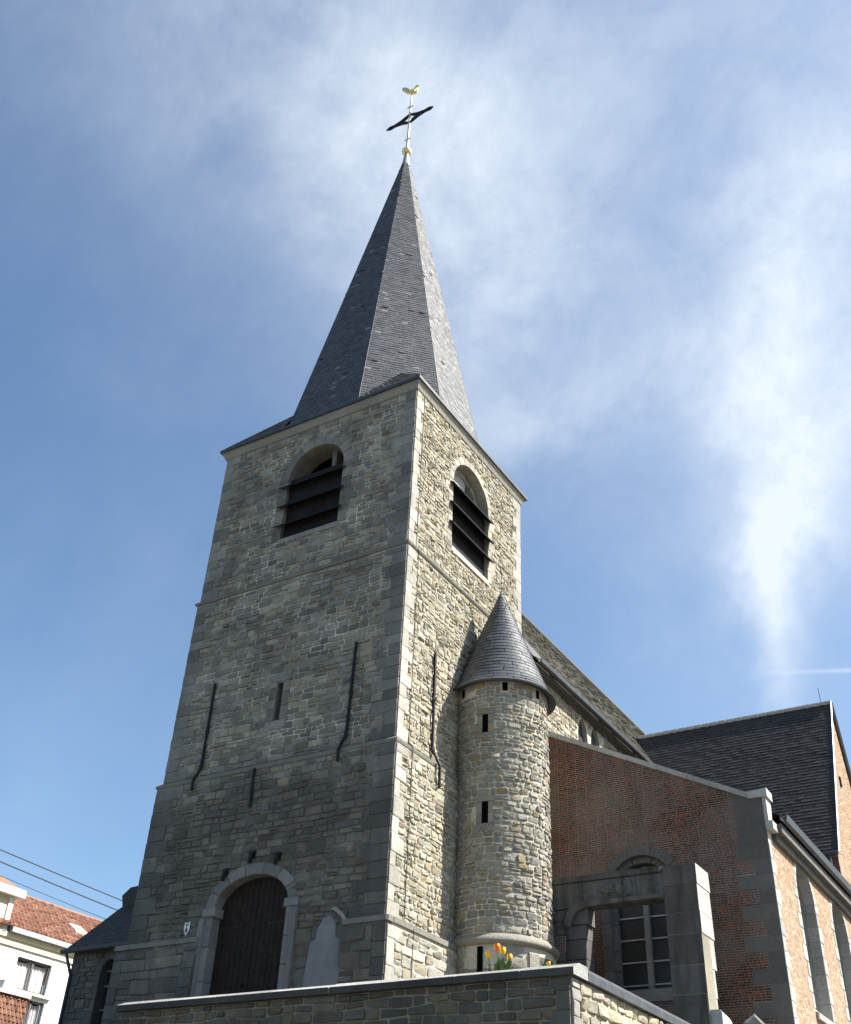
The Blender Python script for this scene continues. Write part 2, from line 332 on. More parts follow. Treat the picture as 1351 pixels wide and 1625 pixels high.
# ------------------------------------------------------------------ masonry generators
def fr(o, u, v, n):
    o, u, v, n = map(Vector, (o, u, v, n)); return lambda a, b, h=0: o+u*a+v*b+n*h
def inpoly(p, poly):
    x, y = p; r = False; j = len(poly)-1
    for i in range(len(poly)):
        xi, yi = poly[i]; xj, yj = poly[j]
        if (yi > y) != (yj > y) and x < (xj-xi)*(y-yi)/(yj-yi)+xi: r = not r
        j = i
    return r
def blk(mb, f, q, gap, bul, chf, m, c, rough=1):
    """one building stone: worn, slightly bulging block; q = bl,br,tr,tl"""
    g = gap/2
    q = [(q[0][0]+g, q[0][1]+g), (q[1][0]-g, q[1][1]+g), (q[2][0]-g, q[2][1]-g), (q[3][0]+g, q[3][1]-g)]
    w = min(abs(q[1][0]-q[0][0]), abs(q[2][1]-q[1][1]))
    if w < .025: return
    P = []
    for i in range(4):
        a, p, n = q[i-1], q[i], q[(i+1) % 4]
        for o in (a, n):
            dx, dy = o[0]-p[0], o[1]-p[1]; l = math.hypot(dx, dy); k = chf*w*rnd.uniform(.5, 1.3)/l
            P.append((p[0]+dx*k+rnd.uniform(-1, 1)*.006*rough, p[1]+dy*k+rnd.uniform(-1, 1)*.006*rough))
    cx = sum(p[0] for p in P)/8; cy = sum(p[1] for p in P)/8
    b = bul*rnd.uniform(.45, 1.25); hw_ = max(p[0] for p in P)-cx; hh_ = max(p[1] for p in P)-cy; tx = rnd.uniform(-.5, .5)*b/hw_; ty = rnd.uniform(-.5, .5)*b/hh_; s = min(.3, .022/w*(1+rough)*.5)
    V = [f(a, bb, -.012) for a, bb in P]
    V += [f(a+(cx-a)*s*.35, bb+(cy-bb)*s*.35, b*.7+(a-cx)*tx+(bb-cy)*ty) for a, bb in P]
    V += [f(a+(cx-a)*(s+.12), bb+(cy-bb)*(s+.12), b+(a-cx)*tx+(bb-cy)*ty+rnd.uniform(-1, 1)*.006*rough) for a, bb in P]
    V.append(f(cx, cy, b+rnd.uniform(-.3, .6)*.016*rough))
    Fc = []
    for r_ in (0, 8):
        Fc += [[r_+i, r_+(i+1) % 8, r_+8+(i+1) % 8, r_+8+i] for i in range(8)]
    Fc += [[16+i, 16+(i+1) % 8, 24] for i in range(8)]
    mb.add(V, Fc, m, c)
def rubble(mb, f, u0, u1, v0, v1, hr=(.12, .25), wr=(.18, .52), ql=None, qr=None, hole=None, gap=.02, bul=.035, m=0, chf=.22,
           wob=.02, top=None, rough=1.0, ashp=.03, seed=None, ashm=None):
    """coursed rubble between u0..u1, v0..v1; ql/qr = (wide, narrow, course height) of corner quoins"""
    global rnd
    if seed is not None: rnd = random.Random(seed)
    am = m if ashm is None else ashm
    hole = hole or (lambda a, b, t: False)
    def quoins(side, spec):
        v = v0; i = 0; out = []
        while v < v1-.02:
            h = min(spec[2]*rnd.uniform(.8, 1.25), v1-v)
            if v1-(v+h) < .12: h = v1-v
            w = spec[i % 2]*rnd.uniform(.85, 1.12); out.append((v, v+h, w))
            q = [(u0, v), (u0+w, v), (u0+w, v+h), (u0, v+h)] if side == 'l' else [(u1-w, v), (u1, v), (u1, v+h), (u1-w, v+h)]
            if not any(hole(*p, 1) for p in q): blk(mb, (lambda a, b_, h=0: f(a, b_, h+.02)), q, gap*.45, bul*.4, .05, am, rc(1), .35)
            v += h; i += 1
        return out
    Lq = quoins('l', ql) if ql else []; Rq = quoins('r', qr) if qr else []
    def lim(v, h, lst): return min((w for a, b, w in lst if a < v+h and b > v), default=0) if lst else 0
    def mkw():
        a = [rnd.uniform(.4, 1)*wob for _ in range(3)]; k = [rnd.uniform(.5, 4) for _ in range(3)]; p = [rnd.uniform(0, 6.3) for _ in range(3)]
        return lambda u: sum(x*math.sin(y*u+z) for x, y, z in zip(a, k, p))
    v = v0; w0 = lambda u: 0
    while v < v1-.01:
        h = rnd.uniform(*hr)
        last = v1-(v+h) < hr[0]*.8
        if last: h = v1-v
        w1 = (lambda u: 0) if last else mkw()
        vm = v+h/2; ua = u0+lim(v, h, Lq); ub = u1-lim(v, h, Rq); u = ua
        while u < ub-.01:
            w = rnd.uniform(*wr)*(.75+h*1.4); 
            if rnd.random() < .12: w *= 1.5
            if ub-(u+w) < wr[0]*.7: w = ub-u
            c = rc(rnd.choice((.7, 1)) if rnd.random() < ashp else 0)
            e0, e1 = u, u+w; j0 = rnd.uniform(-.02, .02)*rough; j1 = rnd.uniform(-.02, .02)*rough
            if e0 <= ua+.01: j0 = 0
            if e1 >= ub-.01: j1 = 0
            q = [(e0, v+w0(e0)), (e1, v+w0(e1)), (e1+0, v+h+w1(e1)), (e0, v+h+w1(e0))]
            cen = (u+w/2, vm)
            if not hole(*cen, 0) and not any(hole(*p, 1) for p in q) and (top is None or q[3][1] < top(q[3][0]) and q[2][1] < top(q[2][0])):
                if h > .17 and w < .5 and rnd.random() < .22:
                    k = rnd.uniform(.4, .6); l = (q[0][0], q[0][1]*(1-k)+q[3][1]*k); r_ = (q[1][0], q[1][1]*(1-k)+q[2][1]*k)
                    blk(mb, f, [q[0], q[1], r_, l], gap, bul, chf, m, c, rough); blk(mb, f, [l, r_, q[2], q[3]], gap, bul, chf, m, rc(), rough)
                else: blk(mb, f, q, gap*rnd.uniform(.7, 1.4), bul, chf, m, c, rough)
            u += w
        v += h; w0 = w1
def bricks(mb, f, u0, u1, v0, v1, hole=None, top=None, m=0, H=.0625, L=.2, gap=.0145, lift=.005, ql=None, seed=3):
    rr = random.Random(seed); hole = hole or (lambda a, b, t: False)
    k = 0; v = v0
    while v+H <= v1+.001:
        a = u0 + (ql[0](v) if ql else 0); b = u1 - (ql[1](v) if ql else 0); u = a; i = k
        while u < b-.02:
            w = L if i % 2 == 0 else L*.52
            w *= rr.uniform(.93, 1.07); e = min(u+w, b)
            if b-e < .04: e = b
            c = (rr.random(), rr.random(), 0); l = lift*rr.uniform(.3, 1.4)
            cx, cy = (u+e)/2, v+H/2
            if not hole(cx, cy, 0) and (top is None or (v+H < top(u) and v+H < top(e))):
                g = gap/2; d = rr.uniform(-.002, .002)
                q = [(u+g, v+g+d), (e-g, v+g+d), (e-g, v+H-g+d), (u+g, v+H-g+d)]
                mb.add([f(x, y, -.004) for x, y in q]+[f(x, y, l) for x, y in q],
                       [[0, 1, 5, 4], [1, 2, 6, 5], [2, 3, 7, 6], [3, 0, 4, 7], [4, 5, 6, 7]], m, c)
            u = e; i += 1
        v += H; k += 1
def slates(mb, f, left, right, v0, v1, ex=.13, w=.2, lift=.014, m=0, seed=1, curved=False, miss=0):
    rr = random.Random(seed); v = v0; k = 0
    while v < v1:
        t = min(v+ex, v1); a0, b0, a1, b1 = left(v), right(v), left(t), right(t)
        n = max(1, round((b0-a0)/w)); ph = (k % 2)*.5
        e = sorted(set([0]+[min(1, max(0, (i+ph+rr.uniform(-.06, .06))/n)) for i in range(n+1)]+[1]))
        for s0, s1 in zip(e, e[1:]):
            if s1-s0 < .003: continue
            l = lift*rr.uniform(.7, 1.35); c = (rr.random(), rr.random(), 0)
            if miss and rr.random() < miss: l *= 2.4
            A, B = a0+(b0-a0)*s0, a0+(b0-a0)*s1; C_, D = a1+(b1-a1)*s1, a1+(b1-a1)*s0
            dv = rr.uniform(-.006, .006)*(2 if miss else 1)
            if curved:
                M0, M1 = (A+B)/2, (C_+D)/2; x = l*2.2
                mb.add([f(A, v, l*.3), f(M0, v, l+x), f(B, v, l*.6), f(C_, t, .002), f(M1, t, x*.9), f(D, t, .002), f(A, v, -.01), f(M0, v, -.01), f(B, v, -.01)],
                       [[0, 1, 4, 5], [1, 2, 3, 4], [6, 7, 1, 0], [7, 8, 2, 1]], m, c)
            else:
                g = min(.004, abs(B-A)*.08)
                mb.add([f(A+g, v+dv, l), f(B-g, v+dv, l), f(C_-g, t+.004, .003), f(D+g, t+.004, .003), f(A+g, v+dv, -.006), f(B-g, v+dv, -.006)],
                       [[0, 1, 2, 3], [4, 5, 1, 0], [5, 2, 1], [4, 0, 3]], m, c)
        v = t; k += 1
def arch(cx, hw, z0, zs, rz=None, n=20, pointed=False):
    """outline from bottom left, up and over: semicircle, ellipse or pointed"""
    rz = rz or hw; p = [(cx-hw, z0)]
    for i in range(n+1):
        a = math.pi*(1-i/n)
        if pointed:
            s = i/n; x = -1+2*s; p.append((cx+hw*x, zs+rz*(1-abs(x)**1.7)**.62))
        else: p.append((cx+hw*math.cos(a), zs+rz*math.sin(a)))
    p.append((cx+hw, z0)); return p[::-1]
def grow(s, e=.015):
    d = dict(s); d['hw'] = s['hw']+e; d['rz'] = s.get('rz', s['hw'])+e; d['z0'] = s['z0']-.01; return d
def surround(mb, f, cx, hw, z0, zs, rw, rz=None, nv=9, jh=.4, proud=.04, depth=.3, m=0, c=1, tooth=0, gap=.012, keys=0):
    """voussoirs and jamb blocks round an arched opening"""
    rz = rz or hw; k = (rz+rw)/(hw+rw)
    for i in range(nv):
        a0, a1 = math.pi*i/nv+gap/hw/2, math.pi*(i+1)/nv-gap/hw/2; s = 4
        o = [(cx+(hw+rw)*math.cos(a0+(a1-a0)*j/s), zs+(rz+rw)*math.sin(a0+(a1-a0)*j/s)) for j in range(s+1)]
        n_ = [(cx+hw*math.cos(a1-(a1-a0)*j/s), zs+rz*math.sin(a1-(a1-a0)*j/s)) for j in range(s+1)]
        mb.slab(f, o+n_, -depth, proud*rnd.uniform(.75, 1.1), .012, m, rc(c))
    for sgn in (-1, 1):
        z = z0; i = 0
        while z < zs-.02:
            h = min(jh*rnd.uniform(.85, 1.15), zs-z)
            if zs-(z+h) < .15: h = zs-z
            w = rw+(tooth if (i % 2) else 0)*rnd.uniform(.8, 1.1); a, b = cx+sgn*hw, cx+sgn*(hw+w)
            a, b = min(a, b), max(a, b); mb.slab(f, [(a, z+gap/2), (b, z+gap/2), (b, z+h-gap/2), (a, z+h-gap/2)], -depth, proud*rnd.uniform(.75, 1.1), .012, m, rc(c))
            z += h; i += 1

# ------------------------------------------------------------------ ground
g = MB(); g.poly([(-600, -600, 0), (600, -600, 0), (600, 900, 0), (-600, 900, 0)])
tag(link('road', g, plain('pale_paving', (.11, .10, .085), .9, 0, .25, 8, .5)), kind='structure')
g = MB(); TZ = 5.7
g.poly([(-8.6, -2.6, TZ), (6.0, -2.6, TZ), (6.0, 5.6, TZ), (7.3, 7.2, TZ), (7.3, 40, TZ), (-22, 40, TZ), (-22, -2.6, TZ)])
tag(link('church_terrace', g, M_soil), kind='structure')
g = MB(); g.poly([(-4.9, -2.6, TZ-.3), (-22, -2.6, TZ-.02), (-23, -16, 0), (-4.9, -16, 0)])
g.poly([(-22, -2.6, TZ-.02), (-22, 40, TZ), (-23.5, 40, 0), (-23.5, -16, 0)])
tag(link('grass_bank', g, M_grass), kind='structure')

# ------------------------------------------------------------------ the church
CH = thing('church', (0, 0, TZ), 'old stone church with slate spire, round stair turret and red brick aisle', 'church')
D = 7.29
ZC, Z1, Z2, Z3 = 24.85, 18.78, 12.615, 8.11
fF = lambda o: fr((0, -o, 0), (1, 0, 0), (0, 0, 1), (0, -1, 0))
fR = lambda o: fr((o, 0, 0), (0, 1, 0), (0, 0, 1), (1, 0, 0))
BW = dict(cx=-3.83, hw=1.13, z0=20.33, zs=22.72)          # belfry opening, front
BR_ = dict(cx=3.66, hw=1.2, z0=20.05, zs=22.68)           # belfry opening, sunny side
DW = dict(cx=-4.0, hw=1.2, z0=TZ, zs=8.78, rz=.78)        # west door
def hole_for(specs, ring=.3):
    def h(a, b, t):
        for s in specs:
            e = 0 if t else ring*.75; hw = s['hw']+e; rz = s.get('rz', s['hw'])+e; x = a-s['cx']
            lo = s['z0']-(0 if t else .08)
            if abs(x) < hw and lo < b < s['zs']: return True
            if b >= s['zs'] and (x/hw)**2+((b-s['zs'])/rz)**2 < 1: return True
        return False
    return h
def box_hole(x0, x1, z0, z1): return lambda a, b, t: x0-.02 < a < x1+.02 and z0-.02 < b < z1+.02
def either(*hs): return lambda a, b, t: any(h(a, b, t) for h in hs)
tw = MB()   # materials: 0 front stone, 1 front mortar, 2 side stone, 3 side mortar
stages = [(Z1, ZC, 0.0), (Z2, Z1-.06, .045), (5.0, Z2-.06, .145)]
slit = (-4.19, -3.96, 13.9, 15.13)
for z0, z1, o in stages:
    x0, x1, y0, y1 = -8-o, o, -o, D+o
    fh = []; rh = []
    if z1 > 24: fh = [arch(**grow(BW))]; rh = [arch(**grow(BR_))]
    if z0 == Z2: fh = [[(slit[0], slit[2]), (slit[1], slit[2]), (slit[1], slit[3]), (slit[0], slit[3])]]
    if z0 == 5.0: fh = [arch(**grow({**DW, 'z0': 5.4}))]
    tw.face_holes(fF(o), [(x0, z0), (x1, z0), (x1, z1), (x0, z1)], fh, 0, 1)
    tw.face_holes(fR(o), [(y0, z0), (y1, z0), (y1, z1), (y0, z1)], rh, 0, 3)
    for l in fh: tw.reveal(fF(o), l, 0, -.75 if z0 > 13 else -.4, 0, (.2, .4, .6))
    for l in rh: tw.reveal(fR(o), l, 0, -.75, 2, (.2, .4, .6))
    tw.poly([(x0, y0, z0), (x0, y1, z0), (x0, y1, z1), (x0, y0, z1)], 1); tw.poly([(x0, y1, z0), (x1, y1, z0), (x1, y1, z1), (x0, y1, z1)], 1)
hA = hole_for([BW], .34); hB = hole_for([BR_], .3); hD = hole_for([DW], .3)
rubble(tw, fF(0), -8, 0, Z1+.04, ZC-.1, ql=(.75, .45, .38), qr=(.8, .45, .36), hole=hA, m=0, seed=11, gap=.026, bul=.028, ashp=.1, chf=.12, hr=(.12, .24))
rubble(tw, fR(0), 0, D, Z1+.04, ZC-.1, ql=(.5, .3, .42), qr=(.6, .35, .40), hole=hB, m=2, seed=12, hr=(.09, .20), bul=.036, chf=.16, wr=(.12, .36), rough=1.2, gap=.018)
rubble(tw, fF(.045), -8.045, .045, Z2+.05, Z1-.14, ql=(.85, .5, .36), qr=(.8, .5, .36), hole=box_hole(*slit), m=0, seed=13, gap=.026, ashp=.08, chf=.14, bul=.03)
rubble(tw, fR(.045), -.045, 4.2, Z2+.05, Z1-.14, ql=(.55, .32, .4), m=2, seed=14, hr=(.09, .20), bul=.036, wr=(.13, .38), rough=1.2)
rubble(tw, fR(.045), 4.2, D, 15.0, Z1-.14, qr=(.5, .32, .4), m=2, seed=24, hr=(.09, .20), bul=.036, wr=(.13, .38), rough=1.2)
PL = [(-8.32, -5.47), (-.95, .32)]
rubble(tw, fF(.145), -8.145, .145, Z3-.05, Z2-.16, ql=(.95, .6, .36), qr=(.95, .6, .36), hole=hD, m=0, seed=15, gap=.026, ashp=.1, chf=.16, bul=.032)
rubble(tw, fF(.145), -5.45, -.95, 5.6, Z3-.05, hole=hD, m=0, seed=25, gap=.026, ashp=.2, chf=.12, hr=(.2, .36), wr=(.3, .7))
rubble(tw, fR(.145), -.145, 4.0, Z3+.03, Z2-.16, ql=(.55, .3, .4), m=2, seed=16, hr=(.09, .20), bul=.036, wr=(.14, .42), rough=1.2)
for a, b in PL:
    tw.box(a, b, -.32, -.1, 5.2, Z3-.12, 1)
    rubble(tw, fF(.32), a, b, 5.6, Z3-.2, ql=(.5, .35, .35) if a < -6 else None, qr=(.4, .4, .42), m=0, seed=17+int(b), ashp=.3, chf=.1, hr=(.22, .38), wr=(.3, .8))
tw.box(.1, .322, -.098, 5, 5.2, Z3-.12, 3)
rubble(tw, fR(.32), -.32, 4.0, 5.6, Z3-.2, ql=(.6, .35, .5), m=2, seed=18, bul=.04, ashp=.5, wr=(.25, .6), hr=(.16, .3))
surround(tw, fF(0), **BW, rw=.36, nv=9, jh=.42, proud=.03, depth=.35, m=0, c=.9)
surround(tw, fR(0), **BR_, rw=.27, nv=11, jh=.42, proud=.03, depth=.3, m=2, c=.55, tooth=.22)
# inner order of the belfry openings and their sills
for f, s, mm in ((fF(0), BW, 0), (fR(0), BR_, 2)):
    if mm: surround(tw, f, s['cx'], s['hw']-.16, s['z0'], s['zs'], .3, nv=9, jh=.45, proud=-.36, depth=.8, m=mm, c=.9)
    tw.slab(f, [(s['cx']-s['hw']-.05, s['z0']-.16), (s['cx']+s['hw']+.05, s['z0']-.16), (s['cx']+s['hw']+.05, s['z0']+.02), (s['cx']-s['hw']-.05, s['z0']+.02)], -.8, .06, .02, mm, (.3, .9, 1))
# slit frame
for a, b, c, d in ((-4.45, -3.72, 15.13, 15.36), (-4.45, -3.72, 13.66, 13.9)):
    tw.slab(fF(.045), [(a, c), (b, c), (b, d), (a, d)], -.1, .035, .01, 0, rc(1))
for a, b in ((-4.46, slit[0]-.004), (slit[1]+.004, -3.70)):
    z = slit[2]+.01
    while z < slit[3]-.05:
        h = min(rnd.uniform(.28, .45), slit[3]-z); h = slit[3]-z if slit[3]-z-h < .15 else h
        tw.slab(fF(.045), [(a, z), (b, z), (b, z+h-.015), (a, z+h-.015)], -.1, .03, .012, 0, (rnd.random(), rnd.random(), .4)); z += h
# chamber floor closes the belfry below
tw.box(-7.7, -.4, .4, D-.3, 19.4, 19.5, 1)
tower = link('tower', tw, [M_front, M_mfront, M_right, M_mright], CH)

mb = MB(); mb.poly([(slit[0], .3, slit[2]), (slit[1], .3, slit[2]), (slit[1], .3, slit[3]), (slit[0], .3, slit[3])]); link('slit_window', mb, M_dark, tower)
# string courses and cornice
def moulding(name, o, z, prof, m=M_ash, pale=M_ashpale):
    mb = MB(); mb.ring(-8-o, o, -o, D+o, [(a, z+b) for a, b in prof]); return link(name, mb, m, tower)
M_string = stone('string_course_stone', [(.23, .22, .195), (.26, .248, .215)], (.24, .23, .2), .5, sootcol=(.09, .085, .075))
M_cornice = stone('cornice_stone', [(.33, .315, .27), (.36, .34, .29)], (.345, .328, .28), .45, sootcol=(.15, .143, .125))
moulding('string_course', .02, Z1-.1, [(0, 0), (.07, 0), (.10, .05), (.10, .09), (0, .16)], M_string)
moulding('string_course', .10, Z2-.1, [(0, -.04), (.07, -.03), (.09, .03), (.09, .05), (-.02, .14)], M_string)
cn = MB(); cn.ring(-8, 0, 0, D, [(-.02, ZC-.12), (.06, ZC-.10), (.09, ZC-.02), (.13, ZC+.06), (.14, ZC+.12), (.17, ZC+.14), (.17, ZC+.26), (-.3, ZC+.265)])
link('cornice', cn, M_cornice, tower)
for f, a, b in ((fF(.145), -8.37, -5.47), (fF(.145), -.95, .373), (fR(.145), -.14, 4.2)):
    pm = MB(); pm.slab(f, [(a, Z3-.13), (b, Z3-.13), (b, Z3), (a, Z3)], 0, .23, .04, 0, (.4, .8, .9)); link('plinth_moulding', pm, M_string, tower)

# louvres and mullions of the two bell openings
def louvre(f, s, zs_, name='louvre'):
    for z in zs_:
        mb = MB(); a, b = s['cx']-s['hw'], s['cx']+s['hw']
        for (u0, u1, ha, za, hb, zb) in ((a+.17, b-.17, -.50, z+.60, -.36, z+.46), (a+.02, b-.02, -.36, z+.46, -.02, z+.16), (a-.20, b+.12, -.02, z+.16, .19, z-.02)):
            P = [f(u0, za, ha), f(u1, za, ha), f(u1, zb, hb), f(u0, zb, hb), f(u0, za-.05, ha), f(u1, za-.05, ha), f(u1, zb-.05, hb), f(u0, zb-.05, hb)]
            mb.add(P, [[0, 1, 2, 3], [7, 6, 5, 4], [3, 2, 6, 7], [0, 3, 7, 4], [1, 5, 6, 2], [0, 4, 5, 1]])
        link(name, mb, M_louvre, tower)
louvre(fF(0), BW, (22.42, 21.63, 20.86)); louvre(fR(0), BR_, (22.42, 21.63, 20.86))
for f, s, mt in ((fF(0), BW, M_ash), (fR(0), BR_, M_ashpale)):
    mb = MB(); c = s['cx']-(.12 if mt is M_ashpale else -.35); w_ = .30 if mt is M_ashpale else .08; k_ = 1 if mt is M_ashpale else .15; z = s['z0']
    while z < s['z0']+2.75: mb.slab(f, [(c-w_, z), (c+w_, z), (c+w_, z+.31), (c-w_, z+.31)], -.80, -.47-rnd.uniform(0, .015), .02, 0, rc(1), True); z += .315
    mb.slab(f, [(c-w_, z), (c+w_, z), (c+w_+.14*k_, z+.2), (c+w_+.2*k_, z+.9), (c-w_-.2*k_, z+.9), (c-w_-.1*k_, z+.2)], -.80, -.44, .03, 0, rc(1), True)
    link('mullion', mb, mt, tower)
    mb = MB(); mb.slab(f, [(s['cx']-s['hw']+.01, s['z0']+.03), (s['cx']+s['hw']-.01, s['z0']+.03), (s['cx']+s['hw']-.01, 22.86), (s['cx']-s['hw']+.01, 22.86)], -.16, -.12, .01, 0, (.5, .5, 0), True); link('louvre_shade_panel', mb, M_louvre, tower)  # added dark panel stands in for the deep shade between the louvres
# west door
ds = MB(); surround(ds, fF(.145), **DW, rw=.30, nv=7, jh=.75, proud=.05, depth=.34, m=0, c=.9)
for sg in (-1, 1):
    a, b = sorted((DW['cx']+sg*1.12, DW['cx']+sg*1.56)); ds.slab(fF(.145), [(a, 8.62), (b, 8.62), (b, 8.84), (a, 8.84)], -.3, .09, .03, 0, rc(1))
    a, b = sorted((DW['cx']+sg*1.42, DW['cx']+sg*1.58)); ds.slab(fF(.145), [(a, 5.6), (b, 5.6), (b, 8.6), (a, 8.6)], -.05, .12, .05, 0, rc(1))
link('door_surround', ds, M_ash, tower)
for sg in (-1, 1):
    mb = MB(); n = 7
    for i in range(n):
        a = DW['cx']+sg*(.012+i*1.2/n); b = DW['cx']+sg*(.012+(i+1)*1.2/n-.012); a, b = min(a, b), max(a, b)
        zt = lambda x: 8.78+.78*math.sqrt(max(0, 1-((x-DW['cx'])/1.22)**2))
        mb.slab(fF(-.15), [(a, 5.5), (b, 5.5), (b, zt(b)+.05), (a, zt(a)+.05)], -.06, .02+rnd.uniform(0, .006), .008)
    if sg < 0: mb.tube([(-4.12, -.0, 6.95), (-4.12, .08, 6.95)], .035, 8)
    dl = link('door_leaf', mb, M_door, tower)
    for z in (6.5, 8.35):
        mb = MB(); e = DW['cx']+sg*1.15; mb.slab(fF(-.15), [(min(e, e-sg*.75), z), (max(e, e-sg*.75), z), (max(e, e-sg*.75), z+.05), (min(e, e-sg*.75), z+.05)], .02, .04, .008); link('strap_hinge', mb, M_iron, dl)
for x, z in ((-4.95, 9.62), (-4.12, 9.98), (-3.25, 9.84)):
    mb = MB(); mb.tube([(x, -.1, z+.12), (x, -.28, z+.1), (x+.03, -.3, z-.02), (x-.04, -.24, z-.12)], [.05, .06, .055, .04], 7); mb.box(x-.07, x+.07, -.22, -.14, z, z+.2); link('wall_bracket', mb, M_iron, tower)
# iron wall anchors
def anchor(pts, knobs, w=.042):
    mb = MB(); mb.tube(pts, w, 4)
    for p in knobs: mb.tube([Vector(p)-Vector((0, 0, .09)), p, Vector(p)+Vector((0, 0, .09))], [.042, .062, .042], 6)
    link('wall_anchor', mb, M_iron, tower)
anchor([(-6.60, -.12, 15.58), (-6.58, -.12, 13.0), (-6.58, -.17, 12.78), (-6.66, -.27, 12.5), (-6.68, -.24, 12.2)], [(-6.59, -.12, 14.0), (-6.58, -.13, 12.95)])
anchor([(-1.44, -.12, 15.74), (-1.50, -.12, 13.0), (-1.52, -.17, 12.85), (-1.60, -.27, 12.5), (-1.61, -.24, 12.2)], [(-1.47, -.12, 14.2), (-1.5, -.13, 13.0)])
anchor([(-4.48, -.20, 12.5), (-4.45, -.20, 11.4)], [(-4.47, -.2, 11.95)])
anchor([(.12, 1.62, 15.85), (.12, 1.67, 12.95), (.2, 1.72, 12.75), (.27, 1.85, 12.5), (.24, 1.9, 11.9)], [(.12, 1.64, 14.4), (.14, 1.67, 12.9)])
mb = MB(); mb.tube([(.05, .42, ZC-.1), (.05, .42, Z1), (.13, .42, Z1-.1), (.09, .5, Z1-.3), (.09, .52, Z2+.1), (.22, .56, Z2-.05), (.19, .58, Z2-.3), (.19, .6, Z3+.1), (.38, .75, Z3-.1), (.36, .75, 5.7)], .012, 5)
link('lightning_conductor', mb, M_iron, tower)
# smooth worn tablet beside the door
SL = [(-2.1, 6.0), (-.92, 6.0), (-.90, 6.75), (-1.0, 7.05), (-1.03, 7.6), (-1.05, 7.72), (-1.2, 7.78), (-1.22, 8.05), (-1.34, 8.24), (-1.48, 8.3), (-1.62, 8.24), (-1.76, 8.02), (-1.8, 7.78), (-1.96, 7.7), (-1.98, 7.5), (-2.02, 7.0)]
mb = MB(); mb.slab(fF(.145), SL, -.02, .07, .03, 0, (.4, .9, 0)); link('stone_tablet', mb, plain('smooth_tablet_stone', (.20, .198, .195), .85, 0, .2, 2.2), tower)
mb = MB(); mb.slab(fF(.145), [(-1.42, 8.44), (-1.27, 8.48), (-1.04, 8.31), (-.82, 8.02), (-.91, 8.04), (-1.10, 8.23), (-1.28, 8.38)], 0, .09, .03, 0, (.6, 1, 0)); link('broken_moulding', mb, M_cornice, tower)

# ------------------------------------------------------------------ spire
CX, CY, ZA = -3.92, D/2, 44.2
AP = 3.56; ZB = 25.35; TAN = math.tan(R(22.5))
spm = MB(); s = AP/(ZA-ZB)
ang = [R(-90+45*k) for k in range(8)]
for k, a in enumerate(ang):
    n = Vector((math.cos(a), math.sin(a), 0)); u = Vector((-n.y, n.x, 0)); base = Vector((CX, CY, ZB))+n*AP; top = Vector((CX, CY, ZA))
    v = (top-base); Lv = v.length; v /= Lv; nn = u.cross(v).normalized(); nn = nn if nn.dot(n) > 0 else -nn
    hw = AP*TAN; f = fr(base, u, v, nn)
    spm.poly([f(-hw, 0, 0), f(hw, 0, 0), f(0, Lv, 0)], 0)
    slates(spm, f, lambda x, hw=hw, Lv=Lv: -hw*(1-x/Lv), lambda x, hw=hw, Lv=Lv: hw*(1-x/Lv), 0, Lv*.955, .135, .22, .015, 0, 40+k, miss=.014)
# low skirt roof with broaches at the corners
E0 = .22; ze = ZC+.27
ex = [(o_x, o_y) for o_x, o_y in ((E0, -E0), (E0, D+E0), (-8-E0, D+E0), (-8-E0, -E0))]
for (x, y) in ex:
    sx = 1 if x > -4 else -1; sy = 1 if y > CY else -1; zp = 27.3; ap = AP*(ZA-zp)/(ZA-ZB)
    P = Vector((CX+sx*ap*.7071+sx*.02, CY+sy*ap*.7071+sy*.02, zp)); A = Vector((CX+sx*AP*1.0, CY+sy*AP*TAN, ZB)); B = Vector((CX+sx*AP*TAN, CY+sy*AP*1.0, ZB)); E = Vector((x, y, ze))
    A2 = Vector((x, CY+sy*AP*TAN, ze)); B2 = Vector((CX+sx*AP*TAN, y, ze))
    for tri in ((E, P, A, A2), (E, P, B, B2)):
        o = E; far = tri[3]; u = (far-o).normalized(); nrm = u.cross(P-o).normalized()
        if nrm.z < 0: nrm = -nrm
        v = nrm.cross(u); v = v if v.dot(P-o) > 0 else -v
        Lu = (far-o).length; pu, pv = (P-o).dot(u), (P-o).dot(v); f = fr(o, u, v, nrm)
        spm.poly([o, far, tri[2], P], 0)
        slates(spm, f, lambda t, pu=pu, pv=pv: pu*t/pv, lambda t, pu=pu, pv=pv, Lu=Lu: Lu+(pu-Lu)*t/pv, 0, pv, .13, .22, .012, 0, 60)
for sx in (-1, 1):
    xe = E0 if sx > 0 else -8-E0
    spm.poly([(xe, CY-AP*TAN, ze), (xe, CY+AP*TAN, ze), (CX+sx*AP, CY+AP*TAN, ZB), (CX+sx*AP, CY-AP*TAN, ZB)], 0)
for sy in (-1, 1):
    ye = D+E0 if sy > 0 else -E0
    spm.poly([(CX-AP*TAN, ye, ze), (CX+AP*TAN, ye, ze), (CX+AP*TAN, CY+sy*AP, ZB), (CX-AP*TAN, CY+sy*AP, ZB)], 0)
spire = link('spire', spm, M_slate, CH)
mb = MB(); mb.ring(-8, 0, 0, D, [(-.2, ze-.005), (E0-.05, ze-.005), (E0-.05, ze-.11), (E0+.01, ze-.11), (E0+.01, ze+.005), (-.1, ze+.03)]); link('eaves_board', mb, M_zinc, spire)
mb = MB()
for k in range(8):
    a = R(-67.5+45*k); r_ = AP/math.cos(R(22.5)); mb.tube([(CX+math.cos(a)*r_*1.003, CY+math.sin(a)*r_*1.003, ZB), (CX+math.cos(a)*r_*.048, CY+math.sin(a)*r_*.048, ZA-(ZA-ZB)*.05)], .010, 4)
link('hip_trim', mb, M_zinc, spire)
